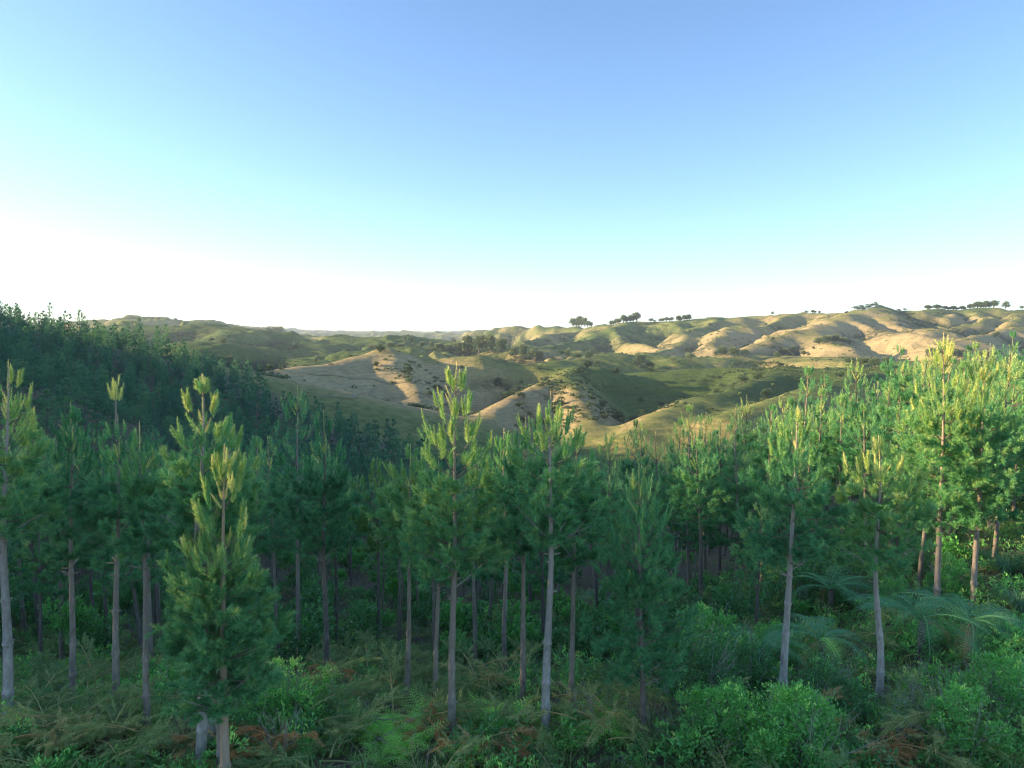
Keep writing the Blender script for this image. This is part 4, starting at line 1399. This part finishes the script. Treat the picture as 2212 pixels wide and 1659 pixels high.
SH = {'dark': [shrub(2.4, 2.6, 900 + k, 'broad_dark', tips=0.06) for k in range(3)],
      'mid': [shrub(2.2, 2.5, 910 + k, 'broad_mid', tips=0.14) for k in range(3)],
      'bright': [shrub(1.5, 1.8, 920 + k, 'broad_mid', leaf=0.075, per=300, tips=0.35, tl=(0.45, 1.1)) for k in range(2)]}
SHP = [(1480, 1545, 'dark', 1.25, 'dense dark glossy shrub right of the small low-branched pine'),
       (1540, 1470, 'mid', 1.25, 'tall leafy shrub with yellow-green tips behind the dark glossy shrub'),
       (1600, 1520, 'dark', 1.1, 'dark shrub left of the round-crowned pine trunk'),
       (1560, 1650, 'mid', 1.05, 'leafy green shrub at the bottom edge below the dark glossy shrub'),
       (1640, 1640, 'bright', 1.4, 'yellow-green tipped shrub at the foot of the round-crowned pine'),
       (1700, 1690, 'mid', 1.1, 'bright leafy shrub cut by the bottom edge, right of the round-crowned pine'),
       (1760, 1640, 'mid', 0.85, 'leafy shrub between the two right pale trunks at the bottom'),
       (1790, 1545, 'dark', 0.8, 'low dark shrub under the vivid tree fern frond'),
       (1660, 1440, 'mid', 0.8, 'small leafy shrub beside the tree fern left of the round-crowned pine'),
       (1720, 1340, 'dark', 1.2, 'dark rounded shrub behind the round-crowned pine'),
       (1800, 1320, 'dark', 1.3, 'dark rounded shrub left of the broad bright-crowned pine'),
       (1560, 1370, 'dark', 1.1, 'dark shrub in the shade under the narrow lit pine'),
       (1290, 1420, 'dark', 1.0, 'glossy dark shrub behind the trunk right of the white-trunked pine'),
       (2080, 1640, 'mid', 0.95, 'feathery green shrub in the bottom right corner area'),
       (2180, 1560, 'mid', 0.9, 'green shrub against the right edge of the picture'),
       (620, 1560, 'bright', 1.25, 'bright green bush right of the nearest tan trunk'),
       (690, 1550, 'bright', 1.1, 'bright green bush left of the bracken patch at the bottom'),
       (560, 1580, 'mid', 0.7, 'low green bush at the foot of the nearest pine'),
       (100, 1330, 'dark', 1.1, 'dark shrub in the shade behind the left edge trunk'),
       (210, 1330, 'mid', 1.0, 'leafy shrub in the shade between the left brown trunks'),
       (290, 1340, 'dark', 1.0, 'dark shrub in the shade right of the left brown trunks'),
       (685, 1330, 'dark', 1.1, 'black-green shrub behind the brown trunk left of centre'),
       (900, 1345, 'dark', 1.1, 'dark shrub deep in the stand left of the spire-topped pine'),
       (1150, 1390, 'dark', 0.9, 'dark shrub deep in the stand behind the white-trunked pine'),
       (2060, 1300, 'mid', 0.9, 'leafy shrub on the slope between the two right-hand grey trunks'),
       (1930, 1330, 'mid', 0.8, 'leafy shrub left of the thick forked trunk')]
for (u, v, kind, s, lab) in SHP:
    x, y, z = hit(u, v)
    lst = SH[kind]
    place_tree('shrub', lst[int(rng.integers(0, len(lst)))], (x, y, z - 0.1), lab, 'shrub', 'broadleaf shrubs of the undergrowth', (s, s, s), rng.uniform(0, 6.28))

# dead grey twiggy bushes
DB = []
for k in range(4):
    rg = np.random.default_rng(940 + k)
    g = Geo()
    for i in range(10):
        a = rg.uniform(0, 6.28)
        h = np.array([math.cos(a), math.sin(a), 0])
        branching(g, h * 0.05, UP + h * rg.uniform(0.2, 1.0), rg.uniform(0.5, 0.8), 0.014, 2, rg, rg.uniform(0.0, 0.5), 3, 0.45, 3)
    DB.append(g.mesh('twigs', M['dead']))
DBP = [(135, 1330, 'among the shaded trunks at far left'), (335, 1420, 'behind the narrow trunk beside the nearest pine'), (920, 1395, 'in the hollow left of the spire-topped pine'),
       (700, 1375, 'behind the brown trunk left of centre'), (1105, 1420, 'between the two tall centre pines'), (1090, 1590, 'left of the white-trunked pine near the bottom'),
       (1260, 1575, 'right of the white-trunked pine'), (1420, 1600, 'beside the low-branched small pine'), (1740, 1520, 'right of the round-crowned pine trunk'),
       (1950, 1540, 'right of the broad-crowned pine trunk'), (2010, 1520, 'under the wide tree fern'), (2080, 1520, 'below the drooping tree fern'), (600, 1640, 'at the bottom edge right of the nearest pine'),
       (2150, 1600, 'in the bottom right corner'), (1560, 1580, 'in front of the dark glossy shrub'), (1930, 1600, 'below the broad-crowned pine')]
for (u, v, w_) in DBP:
    x, y, z = hit(u, v)
    e = link('dead_bush', None, loc=(x, y, z - 0.05), rotz=rng.uniform(0, 6.28))
    s = rng.uniform(0.7, 1.15)
    e.scale = (s, s, s)
    tag(e, 'leafless grey twiggy bush ' + w_, 'dead bush', 'leafless grey bushes')
    link('twigs', DB[int(rng.integers(0, 4))], e)

# toetoe grass clumps on the right slope
def toetoe(seed, n=150):
    rg = np.random.default_rng(seed)
    g = Geo()
    for i in range(n):
        a = rg.uniform(0, 6.28)
        h = np.array([math.cos(a), math.sin(a), 0])
        L = rg.uniform(1.2, 2.0)
        p = bend(h * 0.12, norm(UP + h * rg.uniform(0.1, 0.5)), norm(h + UP * rg.uniform(-1.3, 0.1)), L, 6)
        sd = np.cross(h, UP) * 0.014
        w = np.array([0.8, 1, 0.9, 0.7, 0.45, 0.05])[:, None]
        V = np.stack([p - sd * w, p + sd * w], 1).reshape(-1, 3)
        j = np.arange(5)[:, None] * 2
        g.add(V, np.concatenate([j + [0, 1, 3, 2]]), 0.35 + rg.normal(0, 0.2))
    return g.mesh('leaves', M['toetoe'])


for i, (u, v, lab) in enumerate([(1985, 1325, 'arching toetoe grass clump left of the thick forked trunk'), (2175, 1250, 'arching toetoe grass clump near the right edge above the grey trunk'),
                                 (2200, 1330, 'toetoe grass clump at the right picture edge')]):
    x, y, z = hit(u, v)
    e = link('toetoe_clump', None, loc=(x, y, z))
    tag(e, lab, 'grass clump', 'toetoe grass clumps')
    link('leaves', toetoe(960 + i), e)

# felled logs and stumps
def log(u0, v0, u1, v1, r, label, bend_=0.05, tone=0.1):
    a, b = np.array(hit(u0, v0)), np.array(hit(u1, v1))
    a[2] += r * 1.2
    b[2] += r * 1.2
    t = np.linspace(0, 1, 9)[:, None]
    pts = a * (1 - t) + b * t + UP * (bend_ * np.sin(t * math.pi)) * np.linalg.norm(b - a)
    rg = np.random.default_rng(int(u0))
    org = a.copy()
    g = Geo()
    tube(g, pts - org, np.linspace(r, r * 0.8, 9) * rg.uniform(0.92, 1.1, 9), 9, tone)
    e = link('fallen_log', None, loc=org)
    tag(e, label, 'log', 'felled logs on the forest floor')
    link('trunk', g.mesh('log', M['log'], True), e)
    d = norm(b - a)
    for sgn, c, rr in ((-1, pts[0], r), (1, pts[-1], r * 0.8)):
        g = Geo()
        tube(g, [c - org - d * sgn * 0.03, c - org + d * sgn * 0.012], [rr * 0.98, rr * 0.96], 9, 1.0, cap=True)
        link('cut_face', g.mesh('cut_face', M['log']), e)


log(150, 1548, 268, 1580, 0.10, 'curved cut log with orange sawn end below the left brown trunks', -0.04)
log(150, 1625, 240, 1612, 0.17, 'short thick log lying in the bottom left slash', 0.02)
log(1060, 1488, 1225, 1492, 0.14, 'dark log lying behind the white-trunked pine', 0.0)
log(60, 1440, 130, 1425, 0.07, 'thin pale pole lying behind the left edge trunk', 0.0, 0.6)
log(160, 1470, 330, 1515, 0.06, 'long thin pole lying across the ground behind the left trunks', 0.0, 0.6)
log(20, 1600, 85, 1640, 0.06, 'pale stripped pole in the bottom left corner', 0.0, 0.7)
log(855, 1545, 935, 1555, 0.10, 'reddish cut log at the foot of the slim trunks left of the spire-topped pine', 0.0, 0.3)
for (u, v, r_, lab) in [(1268, 1592, 0.11, 'small cut stump with pale orange top right of the white-trunked pine'), (740, 1540, 0.12, 'low stump in the slash left of the slim centre trunks')]:
    x, y, z = hit(u, v)
    e = link('stump', None, loc=(x, y, z))
    tag(e, lab, 'stump')
    g = Geo()
    tube(g, [[0, 0, -0.15], [0, 0, 0.12], [0.02, 0, 0.38]], [r_ * 1.3, r_ * 1.05, r_], 9, 0.1)
    link('bole', g.mesh('bole', M['log'], True), e)
    g = Geo()
    tube(g, [[0.02, 0, 0.375], [0.02, 0, 0.39]], [r_ * 0.97, r_ * 0.95], 9, 1.0, cap=True)
    link('cut_face', g.mesh('cut_face', M['log']), e)

# cut pine branches (slash), grass and forest scrub: masses nobody could count
def slash(seed):
    rg = np.random.default_rng(seed)
    g = Geo()
    L = rg.uniform(1.3, 2.2)
    pts = bend(np.array([0, 0, 0.08]), np.array([1, 0, 0.30]), np.array([1, rg.normal(0, 0.3), -0.35]), L, 7)
    tube(g, pts, np.linspace(0.026, 0.008, 7), 4, 1.15)
    B, D = [], []
    for i in range(26):
        s = rg.uniform(0.25, 1.0) * 5.99
        k = int(s)
        p = pts[k] + (pts[k + 1] - pts[k]) * (s - k)
        sg = rg.choice([-1, 1])
        d = norm(np.array([0.75, sg * rg.uniform(0.2, 0.9), rg.uniform(-0.25, 0.35)]))
        ln = rg.uniform(0.1, 0.4)
        B.append(p + d * ln * rg.random())
        D.append(d)
    B, D = np.array(B), np.array(D)
    needles(g, B, D, rg.uniform(0.25, 0.5, len(B)), np.full(len(B), 0.13), np.full(len(B), 0.40 + 0.40 * rg.random()) + rg.normal(0, 0.15, len(B)), 30, 0.018, rg)
    return g.mesh('slash', M['needle_slash'])


def tuft(seed, n=26, h=0.4):
    rg = np.random.default_rng(seed)
    az = rg.uniform(0, 6.28, n)
    B = np.stack([rg.normal(0, 0.10, n), rg.normal(0, 0.10, n), np.zeros(n)], -1)
    d = norm(np.stack([np.cos(az) * 0.5, np.sin(az) * 0.5, rg.uniform(0.6, 1.2, n)], -1))
    L = h * rg.uniform(0.5, 1.2, n)
    mid = B + d * (L * 0.6)[:, None]
    tip = B + d * L[:, None] + np.stack([np.cos(az), np.sin(az), np.zeros(n)], -1) * (L * 0.3)[:, None]
    sd = np.stack([-np.sin(az), np.cos(az), np.zeros(n)], -1) * 0.011
    V = np.stack([B - sd, B + sd, mid + sd * 0.8, mid - sd * 0.8, tip], 1).reshape(-1, 3)
    i = np.arange(n)[:, None] * 5
    F = np.concatenate([i + [0, 1, 2], i + [0, 2, 3], i + [3, 2, 4]])
    g = Geo()
    g.add(V, F, np.repeat(0.55 + rg.normal(0, 0.25, n), 5))
    return g.mesh('tuft', M['grass'])


def twig(seed):
    rg = np.random.default_rng(seed)
    g = Geo()
    L = rg.uniform(0.9, 2.2)
    pts = bend(np.array([0, 0, 0.10]), np.array([1, 0, rg.uniform(0.0, 0.4)]), norm(np.array([1, rg.normal(0, 0.4), rg.uniform(-0.3, 0.3)])), L, 5)
    tube(g, pts, np.linspace(0.017, 0.006, 5), 4, rg.uniform(0, 0.8))
    for j in (2, 3):
        tube(g, [pts[j], pts[j] + norm(rg.normal(0, 1, 3) + [1, 0, 0.4]) * 0.4], [0.008, 0.004], 3, 0.4)
    return g.mesh('twig', M['dead'])


def weed(seed, mat, tl):
    rg = np.random.default_rng(seed)
    lobes = [((rg.normal(0, 0.2), rg.normal(0, 0.2), rg.uniform(0.15, 0.4)), (0.25, 0.25, 0.25)) for _ in range(4)]
    return leaf_mass(rg, lobes, 46, 0.085, tl[0], tl[1], 0.4, 0.1).mesh('weed', M[mat])


def ground_pts(n, xr, yr, seed, cond=None):
    rg = np.random.default_rng(seed)
    y = rg.uniform(yr[0] ** 0.5, yr[1] ** 0.5, n) ** 2
    x = rg.uniform(-0.80, 0.80, n) * y + rg.normal(0, 0.5, n)
    k = (x > xr[0]) & (x < xr[1])
    if cond is not None:
        k &= cond(x, y)
    x, y = x[k], y[k]
    return x, y, height(x, y), rg


def lay(name, protos, x, y, z, rg, smin, smax, label, cat, tilt=0.1, slope=False):
    n = len(x)
    rot = np.stack([rg.normal(0, tilt, n), rg.normal(0, tilt, n), rg.uniform(0, 6.28, n)], -1)
    s = rg.uniform(smin, smax, n)
    o = scatter(name, protos, np.stack([x, y, z], -1), rot, np.stack([s, s, s], -1), rg.integers(0, len(protos), n))
    tag(o, label, cat, kind='stuff')
    print(name, n)


def heap(seed, tone):
    rg = np.random.default_rng(seed)
    g = Geo()
    for i in range(9):
        L = rg.uniform(0.9, 1.6)
        a = rg.uniform(0, 6.28)
        h = np.array([math.cos(a), math.sin(a), 0])
        p0 = np.array([rg.normal(0, 0.25), rg.normal(0, 0.25), rg.uniform(0.2, 0.7)])
        pts = bend(p0, norm(h + UP * 0.35), norm(h - UP * 0.7), L, 6)
        tube(g, pts, np.linspace(0.018, 0.005, 6), 4, 1.2)
        n = 12
        k = rg.integers(1, 5, n)
        D = norm(h + rg.normal(0, 0.5, (n, 3)) - UP * 0.25)
        needles(g, pts[k] + rg.normal(0, 0.05, (n, 3)), D, rg.uniform(0.2, 0.45, n), np.full(n, 0.14), tone + rg.normal(0, 0.12, n), 34, 0.018, rg)
    return g.mesh('cut_foliage', M['needle_slash'])


HEAPS = [heap(1100 + k, 1.55) for k in range(3)]
HEAPG = [heap(1110 + k, 0.75) for k in range(3)]
for (u, v, br, s_, lab) in [(455, 1640, 1, 1.0, 'rust-brown heap of dead pine branches at the foot of the nearest pine'), (1050, 1640, 1, 1.1, 'rust-brown heap of dead branches left of the white-trunked pine at the bottom'),
                            (1820, 1600, 1, 1.2, 'rust-brown heap of dead branches below the broad-crowned right pine'), (1890, 1650, 1, 1.0, 'brown heap of dead branches at the bottom edge below the broad-crowned right pine'),
                            (590, 1650, 1, 0.9, 'brown heap of dead branches at the bottom edge right of the nearest pine'), (930, 1600, 1, 0.8, 'brown heap of dead branches at the foot of the spire-topped pine'),
                            (1150, 1610, 0, 1.1, 'olive heap of cut pine branches left of the white trunk base'), (1300, 1610, 0, 1.3, 'olive heap of cut pine branches right of the white trunk base'),
                            (780, 1450, 0, 1.4, 'large olive heap of cut branches between the slim trunks left of centre'), (860, 1475, 0, 1.3, 'olive heap of cut branches behind the slim trunk left of the spire-topped pine'),
                            (720, 1500, 1, 1.1, 'brownish heap of cut branches left of the slim trunks'), (60, 1500, 0, 1.2, 'olive heap of cut branches beside the left edge trunk'),
                            (110, 1640, 0, 1.3, 'green heap of cut branches in the bottom left corner'), (260, 1630, 0, 1.2, 'green heap of cut branches right of the thick bottom left log'),
                            (1040, 1500, 0, 1.2, 'olive heap of cut branches right of the spire-topped pine'), (1360, 1540, 0, 1.0, 'olive heap of cut branches behind the small low-branched pine'),
                            (1640, 1580, 1, 0.7, 'small tan heap of dead branches in front of the round-crowned pine'), (2010, 1600, 0, 1.3, 'grey-green heap of cut branches in the bottom right')]:
    x, y, z = hit(u, v)
    e = link('branch_heap', None, loc=(x, y, z), rotz=rng.uniform(0, 6.28))
    e.scale = (s_,) * 3
    tag(e, lab, 'branch heap', 'heaps of cut pine branches')
    link('cut_foliage', (HEAPS if br else HEAPG)[int(rng.integers(0, 3))], e)

x, y, z, rg = ground_pts(2000, (-40, 40), (11, 55), 71, lambda x, y: perlin(x / 4.5, y / 4.5, 51) > (-0.12 + 0.25 * (x > 6) + 0.004 * (y - 15)))
lay('slash_litter', [slash(970 + k) for k in range(6)], x, y, z + rg.uniform(0, 0.35, len(x)), rg, 0.7, 1.25, 'cut pine branches strewn over the forest floor', 'cut branches', 0.22)
x, y, z, rg = ground_pts(4800, (-40, 45), (11, 48), 72)
lay('grass', [tuft(980 + k) for k in range(5)], x, y, z - 0.02, rg, 0.6, 1.5, 'rough grass over the forest floor', 'grass', 0.15)
x, y, z, rg = ground_pts(1000, (-40, 40), (11, 60), 73)
lay('twig_litter', [twig(990 + k) for k in range(6)], x, y, z, rg, 0.6, 1.2, 'bare grey sticks strewn over the forest floor', 'sticks', 0.12)
x, y, z, rg = ground_pts(2300, (-40, 45), (11, 50), 74, lambda x, y: perlin(x / 5, y / 5, 53) + 0.25 * (x > 6) > 0.0)
lay('low_scrub', [weed(1000 + k, ['broad_dark', 'broad_mid', 'fern'][k % 3], (0.3, 0.8)) for k in range(6)], x, y, z, rg, 0.7, 1.7, 'low leafy scrub between the cut branches', 'scrub', 0.15)
x, y, z, rg = ground_pts(650, (-70, 60), (31, 95), 75)
ul = [joined([round_tree(2.6, 2.8, 1010 + k, 'broad_mid' if k % 2 else 'broad_dark', 0.20, 90, 7, 0.05, 1, tl=(0.15, 0.7))['crown']], 'scrub') for k in range(4)]
lay('forest_understorey', ul + DB[:3], x, y, z - 0.1, rg, 0.5, 1.25, 'dark leafy understorey deep between the pine trunks', 'undergrowth', 0.08)
x, y, z, rg = ground_pts(420, (9, 45), (17, 44), 76, lambda x, y: x > 9 + 0.08 * y)
lay('slope_scrub', [weed(1020 + k, ['broad_mid', 'grass', 'needle_slash'][k % 3], (0.3, 0.9)) for k in range(6)], x, y, z, rg, 0.9, 2.2, 'tangled scrub on the slope at right', 'scrub', 0.15)

xx, yy, zz_ = SCRUB_AT
rg = np.random.default_rng(91)
tuss = []
for k in range(4):
    r1 = np.random.default_rng(1200 + k)
    tuss.append(leaf_mass(r1, [((r1.normal(0, 0.3), r1.normal(0, 0.3), 0.35), (0.6, 0.6, 0.45)) for _ in range(3)], 30, 0.42, 0.25, 1.1, 0.6).mesh('tussock', M['far_tree']))
lay('pasture_scrub', tuss, xx, yy, zz_ - 0.1, rg, 0.4, 1.6, 'low rushes and scrub dotting the pasture hills', 'scrub', 0.1)
# ------------------------------------------------------------------ haze
zlo, zhi = -100, 130
hv = np.array([[sx, sy, sz] for sx in (-9600, 9600) for sy in (-9600, 9600) for sz in (zlo, zhi)], dtype=float)
hf = [[0, 1, 3, 2], [4, 6, 7, 5], [0, 4, 5, 1], [2, 3, 7, 6], [0, 2, 6, 4], [1, 5, 7, 3]]
m, n_, out = new_mat('haze')
pv = n_.nodes.new('ShaderNodeVolumePrincipled')
pv.inputs['Color'].default_value = (0.80, 0.90, 1.0, 1)
pv.inputs['Density'].default_value = 0.00011
pv.inputs['Anisotropy'].default_value = 0.25
n_.links.new(pv.outputs[0], out.inputs['Volume'])
o = link('haze', make_mesh('haze', hv, np.array(hf), [m]))
tag(o, 'thin evening haze over the hills', 'haze', kind='stuff')

tri = {}
for ob in SC.objects:
    if ob.type == 'MESH':
        tri[ob.data.name] = len(ob.data.polygons)
print('unique triangles', sum(tri.values()))
